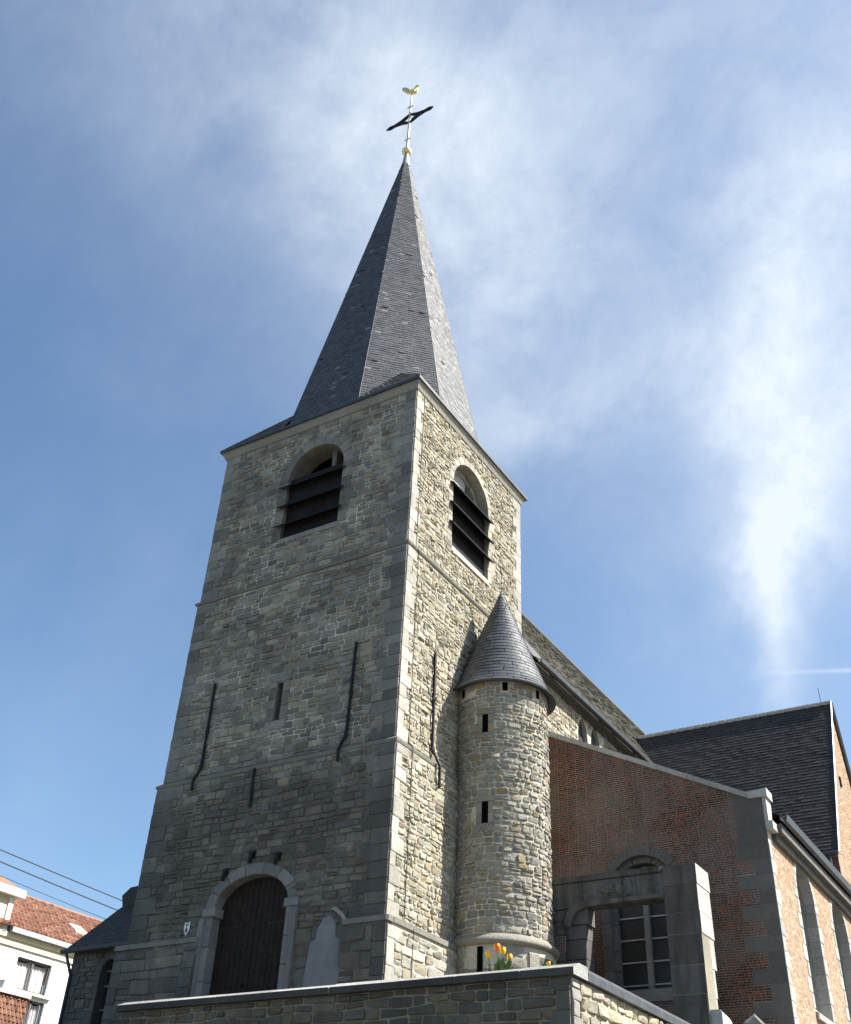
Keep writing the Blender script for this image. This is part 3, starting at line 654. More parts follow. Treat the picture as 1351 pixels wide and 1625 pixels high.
for (q, w) in (((-1.9, 30.9), .18), ((-1.55, 29.1), .3)):   # two slipped slates leave dark holes
    pass
mb = MB(); mb.lathe(CX, CY, [(.20, ZA-1.0), (.13, ZA-.35), (.09, ZA-.05), (.13, ZA+.02)], 16); link('lead_cap', mb, M_lead, spire, True)
mb = MB(); mb.lathe(CX, CY, [(.02, ZA-.07)]+[(.24*math.cos(R(t)), ZA+.13+.2*math.sin(R(t))) for t in range(-75, 76, 15)]+[(.02, ZA+.34)], 20); link('orb', mb, M_gold, spire, True)
mb = MB(); mb.tube([(CX, CY, ZA+.3), (CX, CY, 46.2), (CX, CY, 49.0)], [.075, .06, .035], 8)
for z in (45.3, 47.9): mb.tube([(CX-.2, CY, z), (CX, CY, z+.03), (CX+.2, CY, z)], [.02, .05, .02], 6); mb.tube([(CX, CY, z-.1), (CX, CY, z), (CX, CY, z+.12)], [.05, .1, .05], 8)
link('cross_staff', mb, M_rod, spire)
mb = MB(); zc = 46.95
for sg in (-1, 1):
    for up in (-1, 1):
        mb.tube([(CX+sg*.02, CY, zc+up*.34), (CX+sg*.2, CY, zc+up*.2), (CX+sg*.5, CY, zc+up*.07), (CX+sg*.95, CY, zc+up*.02)], [.05, .085, .08, .06], 6)
    mb.tube([(CX+sg*.9, CY, zc), (CX+sg*1.15, CY, zc), (CX+sg*1.35, CY, zc)], [.08, .09, .03], 6)
    mb.tube([(CX+sg*1.13, CY, zc-.15), (CX+sg*1.08, CY, zc), (CX+sg*1.13, CY, zc+.15)], [.03, .075, .03], 6)
    mb.tube([(CX, CY, zc+sg*.42), (CX+sg*.0, CY, zc+sg*.75)], [.06, .03], 6)
link('iron_cross', mb, M_iron, spire)
ck = MB(); fc = fr((CX, CY, 49.0), (math.cos(R(20)), math.sin(R(20)), 0), (0, 0, 1), (math.sin(R(20)), -math.cos(R(20)), 0))
body = [(-.12, .05), (.12, .0), (.3, .1), (.36, .3), (.33, .5), (.42, .62), (.36, .72), (.26, .74), (.16, .6), (.08, .38), (-.1, .36), (-.3, .62), (-.5, .72), (-.62, .6), (-.52, .4), (-.34, .2)]
body = [(a*.85, b*.85) for a, b in body]; n = len(body)
P = [fc(a, b, h) for h in (-.05, .05) for a, b in body]; ck.add(P, [list(range(n))[::-1], list(range(n, 2*n))]+[[i, (i+1) % n, n+(i+1) % n, n+i] for i in range(n)])
ck.tube([fc(-.12, .2, 0), fc(.1, .2, 0), fc(.26, .4, 0)], [.1, .15, .1], 8); link('weathercock', ck, M_gold, spire)

# ------------------------------------------------------------------ stair turret
TX, TY, TR = .88, 4.19, 1.34
def fcyl(rad): return lambda a, b, h=0: Vector((TX+(rad+h)*math.cos(a/TR), TY+(rad+h)*math.sin(a/TR), b))
tm = MB(); tm.lathe(TX, TY, [(TR+.0, 8.2), (TR, 15.35)], 72, 1); tm.lathe(TX, TY, [(TR+.06, 5.2), (TR+.06, 8.2)], 72, 1)
SLT = [(-81, 13.73, 14.27, .08), (-80.2, 11.15, 11.74, .085)]; TOPH = [(-57, 14.98, 15.24, .075), (-116, 14.98, 15.24, .07), (-10, 14.98, 15.24, .07)]; LOW = [(-82.7, 6.9, 8.02, .065)]
def thole(a, b, t):
    for d, z0, z1, w in SLT+TOPH+LOW:
        if abs(a-R(d)*TR) < w+(.0 if t else .03) and z0-.01 < b < z1+.01: return True
    return False
rubble(tm, fcyl(TR), R(-182)*TR, R(75)*TR, 8.26, 15.32, hr=(.10, .22), wr=(.13, .38), hole=thole, m=0, seed=31, bul=.035, gap=.024, chf=.26, ashp=.02, rough=1.2)
rubble(tm, fcyl(TR+.06), R(-182)*TR, R(75)*TR, 5.7, 8.12, hr=(.16, .32), wr=(.25, .5), hole=lambda a, b, t: thole(a, b, t) or a > R(-22)*TR and b < 7.95, m=0, seed=32, ashp=.4, bul=.03)
for d, z0, z1, w in SLT:
    for zz in (z0-.17, z1): 
        a = R(d)*TR
        for q0, q1 in ((a-.25, a-w-.006), (a+w+.006, a+.24)):
            tm.slab(fcyl(TR), [(q0, (z0+z1)/2-.01 if zz > z0 else z0), (q1, (z0+z1)/2-.01 if zz > z0 else z0), (q1, z1-.01 if zz > z0 else (z0+z1)/2-.025), (q0, z1-.01 if zz > z0 else (z0+z1)/2-.025)], -.05, .03, .02, 0, rc(0))
        tm.slab(fcyl(TR), [(a-.26, zz), (a+.26, zz), (a+.26, zz+.17), (a-.26, zz+.155)], -.05, .035, .02, 0, rc(.2))
turret = link('stair_turret', tm, [M_tur, M_mtur], CH)
for d, z0, z1, w in SLT+TOPH+LOW:
    mb = MB(); f = fcyl(TR+.028); a = R(d)*TR
    rad = TR+(.09 if z0 < 8 else .0); P = [Vector((TX+rr*math.cos(q/TR), TY+rr*math.sin(q/TR), z)) for rr in (rad+.012, rad-.3) for z in (z0, z1) for q in (a-w, a+w)]
    mb.add(P, [[0, 1, 3, 2], [4, 5, 7, 6], [0, 2, 6, 4], [1, 3, 7, 5], [0, 1, 5, 4], [2, 3, 7, 6]]); link('loophole', mb, M_dark, turret)
mb = MB(); mb.lathe(TX, TY, [(TR+.02, 8.06), (TR+.14, 8.08), (TR+.19, 8.14), (TR+.19, 8.19), (TR+.04, 8.34), (TR-.02, 8.35)], 72); link('ring_moulding', mb, M_tur, turret, True)
mb = MB()
fd = fcyl(TR+.06); a0, a1 = R(-20)*TR, R(10)*TR
mb.slab(fd, [(R(-32)*TR, 5.7), (R(-20)*TR, 5.7), (R(-20)*TR, 7.95), (R(-32)*TR, 7.95)], -.1, .05, .02, 0, (.4, .9, 1))
mb.slab(fd, [(a1, 5.7), (a1+.2, 5.7), (a1+.2, 7.95), (a1, 7.95)], -.1, .05, .02, 0, (.4, .9, 1)); link('door_jamb', mb, M_cornice, turret)
mb = MB()
for i in range(5):
    q0 = a0+(a1-a0)*i/5; q1 = a0+(a1-a0)*(i+1)/5-.012; mb.slab(fd, [(q0, 5.7), (q1, 5.7), (q1, 7.9), (q0, 7.9)], -.1, .01, .01)
link('turret_door', mb, plain('grey_door_wood', (.10, .098, .09), .8, 0, .3, 6, .3), turret)
cm = MB(); ZE, ZT = 15.22, 18.98
prof = lambda t: (1.56*(1-t)**1.0 + .10*(1-t)**6*0 - .0) if t > .0 else 1.56
def conepos(a, b, h=0):
    t = b; rad = 1.50*(1-t)+.10*max(0, 1-t/.12)**2+.03; return Vector((TX+(rad+h*.93)*math.cos(a), TY+(rad+h*.93)*math.sin(a), ZE+(ZT-ZE)*t+h*.36))
cm.lathe(TX, TY, [(1.50*(1-t)+.10*max(0, 1-t/.12)**2+.025, ZE+(ZT-ZE)*t) for t in [i/24 for i in range(25)]], 64)
cm.lathe(TX, TY, [(TR-.05, ZE+.08), (1.63, ZE-.03), (1.64, ZE+.01)], 64)
rr = random.Random(5); row = 0; t = 0.0
while t < .985:
    t2 = min(t+.034, .99); rad = 1.5*(1-t)+.03; n = max(5, round(2*math.pi*rad/.19))
    for i in range(n):
        a = 2*math.pi*(i+(row % 2)*.5+rr.uniform(-.12, .12))/n; b = a+2*math.pi/n*.996
        l = .018*rr.uniform(.75, 1.25); c = (rr.random(), rr.random(), 0); mid = (a+b)/2
        cm.add([conepos(a, t, l), conepos(mid, t, l*1.1), conepos(b, t, l), conepos(b, t2+.004, .003), conepos(mid, t2+.004, .003), conepos(a, t2+.004, .003), conepos(a, t, -.004), conepos(mid, t, -.004), conepos(b, t, -.004)],
               [[0, 1, 4, 5], [1, 2, 3, 4], [6, 7, 1, 0], [7, 8, 2, 1]], 0, c)
    t = t2; row += 1
cone = link('turret_roof', cm, M_slate2, turret)
mb = MB(); mb.lathe(TX, TY, [(.17, ZT-.42), (.07, ZT-.05), (.03, ZT+.02)], 14); mb.tube([(TX, TY, ZT-.1), (TX, TY, ZT+.62)], [.022, .012], 6)
mb.tube([(TX-.14, TY, ZT+.4), (TX+.14, TY, ZT+.4)], .014, 5); mb.tube([(TX-.08, TY-.08, ZT+.22), (TX+.08, TY+.08, ZT+.22)], .012, 5)
link('turret_finial', mb, M_zinc, turret)

# ------------------------------------------------------------------ nave
RZ, RXN = 25.2, -4.0; EX, EZ = .36, 18.46
nm = MB(); YN0, YN1 = D+.06, 33
CW = [dict(cx=12.22, hw=.42, z0=16.2, zs=17.5), dict(cx=13.36, hw=.42, z0=16.2, zs=17.58)]
loops = [arch(s["cx"], s["hw"], s["z0"], s["zs"], .66, 16, True) for s in CW]
nm.face_holes(fR(0), [(YN0, 10), (YN1, 10), (YN1, 18.5), (YN0, 18.5)], loops, 0, 1)
for l in loops: nm.reveal(fR(0), l, 0, -.2, 0, (.3, .5, 1))
nm.poly([(-8, YN0, 10), (-8, YN1, 10), (-8, YN1, 18.6), (-8, YN0, 18.6)], 1); nm.poly([(-8, YN1, 0), (0, YN1, 0), (0, YN1, 18.6), (-4, YN1, RZ), (-8, YN1, 18.6)], 1)
hC = lambda a, b, t: any(inpoly((a, b), l) for l in loops)
rubble(nm, fR(0), YN0, 19.5, 15.3, 18.34, hr=(.12, .24), wr=(.16, .42), hole=hC, m=0, seed=51, bul=.04, gap=.026)
for s in CW:
    for i in range(8):
        pts = arch(s['cx'], s['hw'], s['z0'], s['zs'], .68, 8, True)[::-1]
nave = link('nave', nm, [M_right, M_mright], CH)
for s, l in zip(CW, loops):
    mb = MB(); mb.poly([fR(0)(a, b, -.16) for a, b in l]); w = link('clerestory_window', mb, glass('clerestory_glass', (.055, .055, .052), .4), nave)
    mb = MB()
    for k in range(7): mb.box(-.155, -.135, s['cx']-.4, s['cx']+.4, 16.3+k*.27, 16.315+k*.27)
    link('glazing_bar', mb, M_frame, w)
nr = MB(); du = Vector((RXN-EX, 0, RZ-EZ)); Ls = du.length; v = du/Ls; f = fr((EX, YN0, EZ), (0, 1, 0), v, Vector((v.z, 0, -v.x)))
YE = 21.5
nr.poly([f(0, 0, 0), f(YN1-YN0, 0, 0), f(YN1-YN0, Ls, 0), f(0, Ls, 0)]); nr.poly([(-8.36, YN0, EZ), (RXN, YN0, RZ), (RXN, YN1, RZ), (-8.36, YN1, EZ)])
nr.poly([(EX, YN0, EZ), (RXN, YN0, RZ), (-8.36, YN0, EZ)])
slates(nr, f, lambda t: 0, lambda t: YN1-YN0, 0, Ls, .16, .26, .016, 0, 52, miss=.02)
roof = link('nave_roof', nr, M_slateold, nave)
mb = MB(); mb.tube([(RXN, YN0, RZ+.02), (RXN, YN1, RZ+.02)], .07, 8); link('ridge', mb, M_slateold, roof)
mb = MB(); mb.box(-.02, .30, YN0, 20.5, EZ-.17, EZ-.05); mb.box(-.02, .13, YN0, 20.5, EZ-.26, EZ-.174); link('eaves_cornice', mb, M_gutter, nave)
mb = MB(); prof = [(EX+.02, EZ), (EX+.03, EZ-.1), (EX+.10, EZ-.17), (EX+.18, EZ-.12), (EX+.20, EZ+.02), (EX+.17, EZ+.02), (EX+.15, EZ-.1), (EX+.10, EZ-.13), (EX+.05, EZ-.08)]
n = len(prof); mb.add([(x, y, z) for y in (YN0+.4, 20.5) for x, z in prof], [[i, (i+1) % n, n+(i+1) % n, n+i] for i in range(n)]+[list(range(n))])
link('gutter', mb, M_zinc, nave)
mb = MB(); mb.tube([(.06, 15.55, 17.6), (.1, 15.55, 18.05)], .045, 6); mb.box(.0, .1, 15.5, 15.6, 17.75, 17.85); link('wall_anchor', mb, M_iron, nave)
# lead-covered valley between turret, tower and nave roof
mb = MB(); mb.poly([(EX+.1, YN0-.02, EZ-.1), (-2.2, YN0-.02, EZ+3.4), (-2.0, YN0+.55, EZ+3.5), (EX+.15, YN0+.55, EZ+.03)])
link('lead_flashing', mb, M_zinc, nave)

# ------------------------------------------------------------------ south aisle
AX, AY = 7.33, D+.03
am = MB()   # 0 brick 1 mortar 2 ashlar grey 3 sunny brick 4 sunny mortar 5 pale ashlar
topl = lambda x: 15.90-.492*x
fw = fr((0, AY, 0), (1, 0, 0), (0, 0, 1), (0, -1, 0)); fs = fr((AX, 0, 0), (0, 1, 0), (0, 0, 1), (1, 0, 0))
WW = dict(cx=3.66, hw=1.0, z0=7.72, zs=10.26)
SWs = [dict(cx=10.62, hw=.90, z0=7.45, zs=10.58), dict(cx=14.62, hw=.90, z0=7.45, zs=10.58)]
am.face_holes(fw, [(-.0, 0), (AX, 0), (AX, topl(AX)), (0, topl(0))], [arch(**grow(WW))], 0, 1); am.reveal(fw, arch(**grow(WW)), 0, -.45, 2, (.3, .4, 1))
YA1 = 17.0
am.face_holes(fs, [(AY, 0), (YA1, 0), (YA1, 11.9), (AY, 11.9)], [arch(**grow(s)) for s in SWs], 0, 4)
for s in SWs: am.reveal(fs, arch(**grow(s)), 0, -.6, 5, (.6, .3, 1))
QH = .39; rq = random.Random(9); qw = [(.42, .95)[(i % 2)]*rq.uniform(.9, 1.1) for i in range(30)]; qs = [(.42, .24)[(i % 2)]*rq.uniform(.9, 1.1) for i in range(30)]
qi = lambda v: int((v-4.9)/QH)
hole_w = hole_for([WW], .22); hole_s = hole_for(SWs, .22)
bricks(am, fw, 0.6, AX, 5.0, 15.6, hole=hole_w, top=lambda x: topl(x)+.07, m=0, ql=(lambda v: 0, lambda v: qw[min(29, qi(v+.03))] if v < 11.12 else .8), seed=61)
bricks(am, fs, AY, YA1, 5.0, 11.7, hole=hole_s, m=3, ql=(lambda v: qs[min(29, qi(v+.03))], lambda v: 0), seed=62)
rnd = random.Random(63)
for i in range(17):
    z = 4.9+i*QH; z1 = z+QH
    if z1 > 11.2: break
    am.slab(fw, [(AX-qw[i]+.006, z+.006), (AX+.0, z+.006), (AX+.0, z1-.006), (AX-qw[i]+.006, z1-.006)], -.02, .014, .006, 2, rc(1))
    am.slab(fs, [(AY-.012, z+.006), (AY+qs[i]-.006, z+.006), (AY+qs[i]-.006, z1-.006), (AY-.012, z1-.006)], -.02, .014, .006, 5, rc(1))
am.slab(fw, [(AX-.8, 11.145), (AX, 11.145), (AX, topl(AX)+.05), (AX-.8, topl(AX-.8)-.1)], -.02, .015, .006, 2, rc(1))
surround(am, fw, **WW, rw=.24, nv=5, jh=.6, proud=.03, depth=.2, m=2, c=1)
for s in SWs:
    surround(am, fs, **s, rw=.2, nv=7, jh=.42, proud=.02, depth=.3, m=5, c=1, tooth=.2)
surround(am, fw, WW['cx'], .84, WW['z0'], WW['zs'], .2, nv=5, jh=.6, proud=-.16, depth=.4, m=2, c=1)
aisle = link('south_aisle', am, [M_brick, M_mbrick, M_bluestone, M_brick2, M_mbrick2, M_ashpale], CH)
mb = MB(); mb.slab(fw, [(2.35, 7.4), (4.97, 7.4), (4.97, 7.72), (2.35, 7.72)], -.35, .08, .03, 0, (.4, .8, 1)); link('window_sill', mb, M_ash, aisle)
def awin(f, s, dep, name='aisle_window', trac=True):
    mb = MB(); l = arch(s['cx'], s['hw']-.04, s['z0'], s['zs']); mb.poly([f(a, b, -dep) for a, b in l]); w = link(name, mb, M_glass, aisle)
    c, z0, zs = s['cx'], s['z0'], s['zs']
    mb = MB(); mb.slab(f, [(c-.075, z0), (c+.075, z0), (c+.075, zs+.1), (c-.075, zs+.1)], -dep, -dep+.16, .03, 0, (.4, .9, 1), True); link('mullion', mb, M_ash, w)
    for k in range(4):
        z = z0+.16+k*.585
        if trac: 
            mb = MB(); mb.slab(f, [(c-s['hw'], z), (c+s['hw'], z), (c+s['hw'], z+.04), (c-s['hw'], z+.04)], -dep, -dep+.05, .005, 0, (.4, .9, 1), True); link('transom_bar', mb, M_lead, w)
    mb = MB()
    def loop(cx, cz, r_, th, n=20, a0=0, a1=2*math.pi):
        mb.tube([f(cx+r_*math.cos(a0+(a1-a0)*i/n), cz+r_*math.sin(a0+(a1-a0)*i/n), -dep+.08) for i in range(n+1)], th, 6)
    loop(c, zs+.48, .22, .055)
    for sg in (-1, 1): loop(c+sg*.42, zs-.02, .40, .055, 14, 0, math.pi); loop(c+sg*.62, zs+.42, .13, .04)
    link('tracery', mb, M_ash, w)
awin(fw, WW, .36)
for s in SWs:
    awin(fs, s, .52, trac=False)
    mb = MB(); a, b = s['cx']-.98, s['cx']+.98
    mb.slab(fs, [(a, 7.2), (b, 7.2), (b, 7.36), (a, 7.36)], -.1, .10, .02, 0, (.4, .4, 1))
    mb.add([fs(a, 7.36, .09), fs(b, 7.36, .09), fs(b, 7.62, -.5), fs(a, 7.62, -.5)], [[0, 1, 2, 3]], 0, (.4, .8, 1)); link('window_sill', mb, M_ashpale, aisle)
# raking coping with kneeler
cp = MB(); xs = [.0, .9, 1.75, 2.6, 3.5, 4.4, 5.3, 6.15, 6.95]
for a, b in zip(xs, xs[1:]):
    g_ = .006; P = []
    for y0, y1 in ((AY-.07, AY+.38),):
        P = [(a+g_, y0, topl(a)-.06), (b-g_, y0, topl(b)-.06), (b-g_, y1, topl(b)-.06), (a+g_, y1, topl(a)-.06), (a+g_, y0, topl(a)+.10), (b-g_, y0, topl(b)+.10), (b-g_, y1, topl(b)+.13), (a+g_, y1, topl(a)+.13)]
    cp.add(P, [(3, 2, 1, 0), (4, 5, 6, 7), (0, 1, 5, 4), (1, 2, 6, 5), (2, 3, 7, 6), (3, 0, 4, 7)], 0, rc(1))
zk = topl(6.95)
cp.add([(6.956, AY-.09, zk-.08), (AX+.16, AY-.09, zk-.10), (AX+.16, AY+.45, zk-.10), (6.956, AY+.45, zk-.08), (6.956, AY-.09, zk+.10), (AX+.16, AY-.09, zk+.14), (AX+.16, AY+.45, zk+.14), (6.956, AY+.45, zk+.12)],
       [(3, 2, 1, 0), (4, 5, 6, 7), (0, 1, 5, 4), (1, 2, 6, 5), (2, 3, 7, 6), (3, 0, 4, 7)], 0, (.4, .9, 1))
cp.box(AX-.0, AX+.10, AY-.05, AY+.42, 11.72, zk-.102, 0, (.5, .6, 1)); cp.box(AX-.0, AX+.2, AY-.05, AY+.42, 11.5, 11.718, 0, (.5, .9, 1))
link('coping', cp, M_ashpale, aisle)
mb = MB(); mb.box(AX+.02, AX+.30, AY+.42, YA1+.3, 11.52, 11.76); mb.box(AX+.02, AX+.14, AY+.425, YA1+.3, 11.33, 11.516); link('eaves_cornice', mb, plain('grey_eaves', (.105, .10, .092), .8, 0, .3, 3), aisle)
mb = MB(); gx, gz = AX+.28, 11.98
prof = [(gx, gz+.05), (gx+.01, gz-.12), (gx+.09, gz-.2), (gx+.18, gz-.16), (gx+.22, gz+.02), (gx+.19, gz+.02), (gx+.16, gz-.12), (gx+.09, gz-.16), (gx+.04, gz-.1)]
n = len(prof); mb.add([(x, y, z) for y in (AY+.44, YA1+.35) for x, z in prof], [[i, (i+1) % n, n+(i+1) % n, n+i] for i in range(n)]+[list(range(n))]); link('gutter', mb, M_zinc, aisle)
ar = MB(); dv = Vector((0-gx, 0, topl(0)-.35-gz)); La = dv.length; v = dv/La; f = fr((gx+.04, AY+.4, gz), (0, 1, 0), v, Vector((v.z, 0, -v.x)))
ar.poly([f(0, 0), f(YA1+.3-AY-.4, 0), f(YA1+.3-AY-.4, La), f(0, La)]); slates(ar, f, lambda t: 0, lambda t: YA1+.3-AY-.4, 0, La, .16, .26, .014, 0, 66)
link('aisle_roof', ar, M_tiledk, aisle)

# ------------------------------------------------------------------ transept
GX, GY, GZ = 7.15, 21.2, 21.12; WY, WZ = 17.2, 13.8
tm_ = MB(); fy = 24.2
fg = fr((GX, 0, 0), (0, 1, 0), (0, 0, 1), (1, 0, 0)); fww = fr((0, WY+.15, 0), (1, 0, 0), (0, 0, 1), (0, -1, 0))
tm_.poly([(GX, WY+.15, 0), (GX, fy-.1, 0), (GX, fy-.1, WZ), (GX, GY, GZ-.05), (GX, WY+.15, WZ)], 1)
tm_.poly([(-1, WY+.15, 0), (GX, WY+.15, 0), (GX, WY+.15, WZ), (-1, WY+.15, WZ)], 3)
tm_.poly([(-1, fy-.1, 0), (GX, fy-.1, 0), (GX, fy-.1, WZ), (-1, fy-.1, WZ)], 3)
gl = lambda z: (GY-WY-.15)*(GZ-z)/(GZ-WZ); gr = lambda z: (fy-GY)*(GZ-z)/(GZ-WZ)
rnd2 = random.Random(3)
bricks(tm_, fg, WY+.17, fy, 10.5, GZ-.1, m=0, hole=lambda a, b, t: b > WZ and (a < GY-gl(b)+.05 or a > GY+gr(b)-.05), seed=71)
bricks(tm_, fww, 5.4, GX, 11.5, WZ-.1, m=2, seed=72)
trans = link('transept', tm_, [M_brick2, M_mbrick2, M_brick, M_mbrick], CH)
tr = MB(); dv = Vector((0, GY-WY, GZ-WZ)); Lt = dv.length; v = dv/Lt; f = fr((0, WY, WZ), (1, 0, 0), v, Vector((0, -v.z, v.y)))
xr = GX+.06
tr.poly([f(-2, 0), f(xr, 0), f(xr, Lt), f(-2, Lt)]); tr.poly([(-2, GY, GZ), (xr, GY, GZ), (xr, fy, WZ), (-2, fy, WZ)])
slates(tr, f, lambda t: -1.6, lambda t: xr, 0, Lt, .17, .25, .02, 0, 73); troof = link('transept_roof', tr, M_tiledk, trans)
mb = MB()
x = -1.2
while x < xr-.05:
    e = min(x+.36, xr); mb.tube([(x, GY, GZ+.02), (e+.03, GY, GZ+.0)], [.085, .11], 8); x = e
link('ridge_tiles', mb, M_grey, troof)
mb = MB(); mb.tube([f(xr+.02, 0, .01), f(xr+.02, Lt, .01)], .035, 6); link('verge_trim', mb, M_lead, troof)
mb = MB(); mb.tube([(GX+.08, GY, GZ), (GX+.08, fy+.05, WZ)], .08, 6); link('gable_trim', mb, M_zinc, troof)
mb = MB(); mb.tube([f(-1, -.05, .02), f(xr, -.05, .02)], .08, 8); mb.tube([(GX-.25, WY-.02, WZ-.1), (GX-.25, WY+.05, 10)], .05, 8); link('gutter', mb, M_zinc, trans)
mb = MB(); mb.tube([(GX-.3, GY, GZ), (GX-.32, GY, GZ+.75)], .012, 5); link('aerial', mb, M_iron, troof)
mb = MB(); mb.box(GX-.01, GX+.07, 20.2, 20.3, 17.2, 17.6); link('wall_anchor', mb, M_iron, trans)

# ------------------------------------------------------------------ north chapel
cy0, cx0, cx1 = 4.0, -14.9, -8.1
cm2 = MB(); fc2 = fr((0, cy0, 0), (1, 0, 0), (0, 0, 1), (0, -1, 0))
CWn = dict(cx=-13.12, hw=.36, z0=6.4, zs=8.72)
cm2.face_holes(fc2, [(cx0, 4.5), (cx1, 4.5), (cx1, 9.45), (cx0, 9.45)], [arch(**grow(CWn))], 0, 1); cm2.reveal(fc2, arch(**grow(CWn)), 0, -.4, 0, (.3, .4, 1))
cm2.poly([(cx0, cy0, 4.5), (cx0, 11, 4.5), (cx0, 11, 9.45), (cx0, 7.6, 12.3), (cx0, 5.9, 11.3), (cx0, cy0, 9.45)], 1)
rubble(cm2, fc2, cx0, cx1, 5.8, 9.35, hole=hole_for([CWn], .2), ql=(.5, .35, .3), m=0, seed=81, chf=.1, ashp=.3)
surround(cm2, fc2, **CWn, rw=.2, nv=7, jh=.4, proud=.03, depth=.25, m=0, c=1)
chap = link('north_chapel', cm2, [M_front, M_mfront], CH)
mb = MB(); mb.poly([fc2(a, b, -.3) for a, b in arch(**CWn)]); w = link('chapel_window', mb, M_glass, chap)
for z in (7.6, 8.3, 8.75):
    mb = MB(); mb.slab(fc2, [(-13.5, z), (-12.75, z), (-12.75, z+.05), (-13.5, z+.05)], -.3, -.24, .005); link('glazing_bar', mb, M_ash, w)
cr = MB(); A = Vector((0, 3.72, 9.42)); B = Vector((0, 5.85, 11.36)); Lc = (B-A).length; v = (B-A)/Lc; f = fr(A, (1, 0, 0), v, Vector((0, -v.z, v.y)))
cr.poly([f(-15.15, 0), f(cx1, 0), f(cx1, Lc), f(-15.15, Lc)]); slates(cr, f, lambda t: -15.15, lambda t: cx1, 0, Lc, .14, .22, .014, 0, 82)
croof = link('chapel_roof', cr, M_tiledk, chap)
mb = MB(); mb.tube([f(-15.2, -.03, .0), f(cx1, -.03, .0)], .075, 8); mb.tube([(-15.0, 3.72, 9.36), (-14.85, 3.85, 8.9), (-14.8, 3.92, 8.7), (-14.8, 3.92, 6)], .05, 8); link('gutter', mb, M_zinc, chap)
mb = MB(); mb.add([(-15.12, 5.9, 11.2), (-8.1, 5.9, 11.2), (-8.1, 6.9, 11.2), (-15.12, 6.9, 11.2), (-15.2, 5.8, 11.75), (-8.1, 5.8, 12.4), (-8.1, 7, 12.4), (-15.2, 7, 11.75), (-14.85, 5.8, 12.0), (-14.85, 7, 12.0)],
              [(0, 1, 5, 8, 4), (4, 8, 9, 7), (8, 5, 6, 9), (0, 4, 7, 3), (2, 3, 7, 9, 6)]); link('parapet', mb, M_tiledk, chap)

# ------------------------------------------------------------------ small enamel shield by the door
SH = thing('shield_sign', (-6.02, -.2, 8.4), 'small white enamel shield sign with dark diamond on stone wall beside the arched door', 'sign')
fh = fr((-6.02, -.185, 8.4), (1, 0, 0), (0, 0, 1), (0, -1, 0))
mb = MB(); mb.slab(fh, [(-.09, .16), (-.09, -.05), (0, -.19), (.09, -.05), (.09, .16), (0, .13)], 0, .02, .004); link('shield_plate', mb, plain('white_enamel', (.72, .73, .74), .35, 0, .05), SH)
mb = MB(); mb.slab(fh, [(-.075, .12), (0, .03), (.075, .12), (.0, .09)], .019, .024, .001); mb.slab(fh, [(-.05, -.05), (0, -.13), (.05, -.05), (0, .03)], .019, .024, .001); link('emblem', mb, plain('blue_enamel', (.03, .04, .08), .4), SH)

# ------------------------------------------------------------------ ruined portal
PT = thing('stone_portal', (4.0, 5.3, TZ), 'freestanding blackened stone doorway with carved lintel in front of the red brick aisle wall', 'portal')
PY = 5.0; fp = fr((0, PY, 0), (1, 0, 0), (0, 0, 1), (0, -1, 0)); rnd = random.Random(91)
def ashl(mb, x0, x1, z0, z1, dep, hs=.42, split=True, m=0):
    z = z0
    while z < z1-.02:
        h = min(hs*rnd.uniform(.8, 1.2), z1-z)
        if z1-z-h < .15: h = z1-z
        cuts = [x0, x0+(x1-x0)*rnd.uniform(.35, .65), x1] if split and rnd.random() < .6 else [x0, x1]
        for a, b in zip(cuts, cuts[1:]): mb.slab(fp, [(a+.007, z+.007), (b-.007, z+.007), (b-.007, z+h-.007), (a+.007, z+h-.007)], -dep, rnd.uniform(-.010, .014), .016, m, (.5, rnd.random(), 0), True)
        z += h
mb = MB(); ashl(mb, 1.6, 2.5, 8.68, 9.32, .45); ashl(mb, 1.6, 2.36, 5.4, 8.26, .45); ashl(mb, 2.36, 2.95, 5.4, 8.9, .45, split=False); ashl(mb, 2.5, 3.02, 8.9, 9.32, .45, split=False)
link('jamb', mb, M_black, PT)
mb = MB(); mb.slab(fp, [(1.6, 8.262), (2.356, 8.262), (2.356, 8.676), (1.6, 8.676)], -.4, -.03, .01, 1, rc()); bricks(mb, fr((0, PY+.03, 0), (1, 0, 0), (0, 0, 1), (0, -1, 0)), 1.7, 2.34, 8.28, 8.67, m=0, seed=8, gap=.018); link('brick_patch', mb, [M_brick, M_mbrick], PT)
# right pier: deep, its sunny end pale and ragged at the back
mb = MB(); z = 5.2; i = 0; M_pierend = M_ashpale
while z < 10.1:
    h = min(.62*rnd.uniform(.8, 1.2), 10.12-z); bk = PY+.95-.28*max(0, (8.4-z))/3.2+rnd.uniform(-.05, .04); lean = .0
    x1 = 6.02-.03*(10.1-z)/2+rnd.uniform(-.012, .012); jj = rnd.uniform(-.012, .012)
    P = [(5.12, PY+jj, z+.008), (x1, PY+jj, z+.008), (x1, bk, z+.008), (5.12, bk-.1, z+.008), (5.12, PY+jj, z+h-.008), (x1, PY+jj, z+h-.008), (x1, bk+rnd.uniform(-.04, .04), z+h-.008), (5.12, bk-.1, z+h-.008)]
    mb.add(P, [(3, 2, 1, 0), (4, 5, 6, 7), (0, 1, 5, 4), (2, 3, 7, 6), (3, 0, 4, 7)], 0, rc(1)); mb.add(P, [(1, 2, 6, 5)], 1, (.5, .55+.2*rnd.random(), 1)); z += h
mb.box(5.125, 5.985, PY+.012, PY+.6, 5.2, 10.1, 2); link('pier', mb, [M_black, M_ashpale, M_mret], PT)
mb = MB()
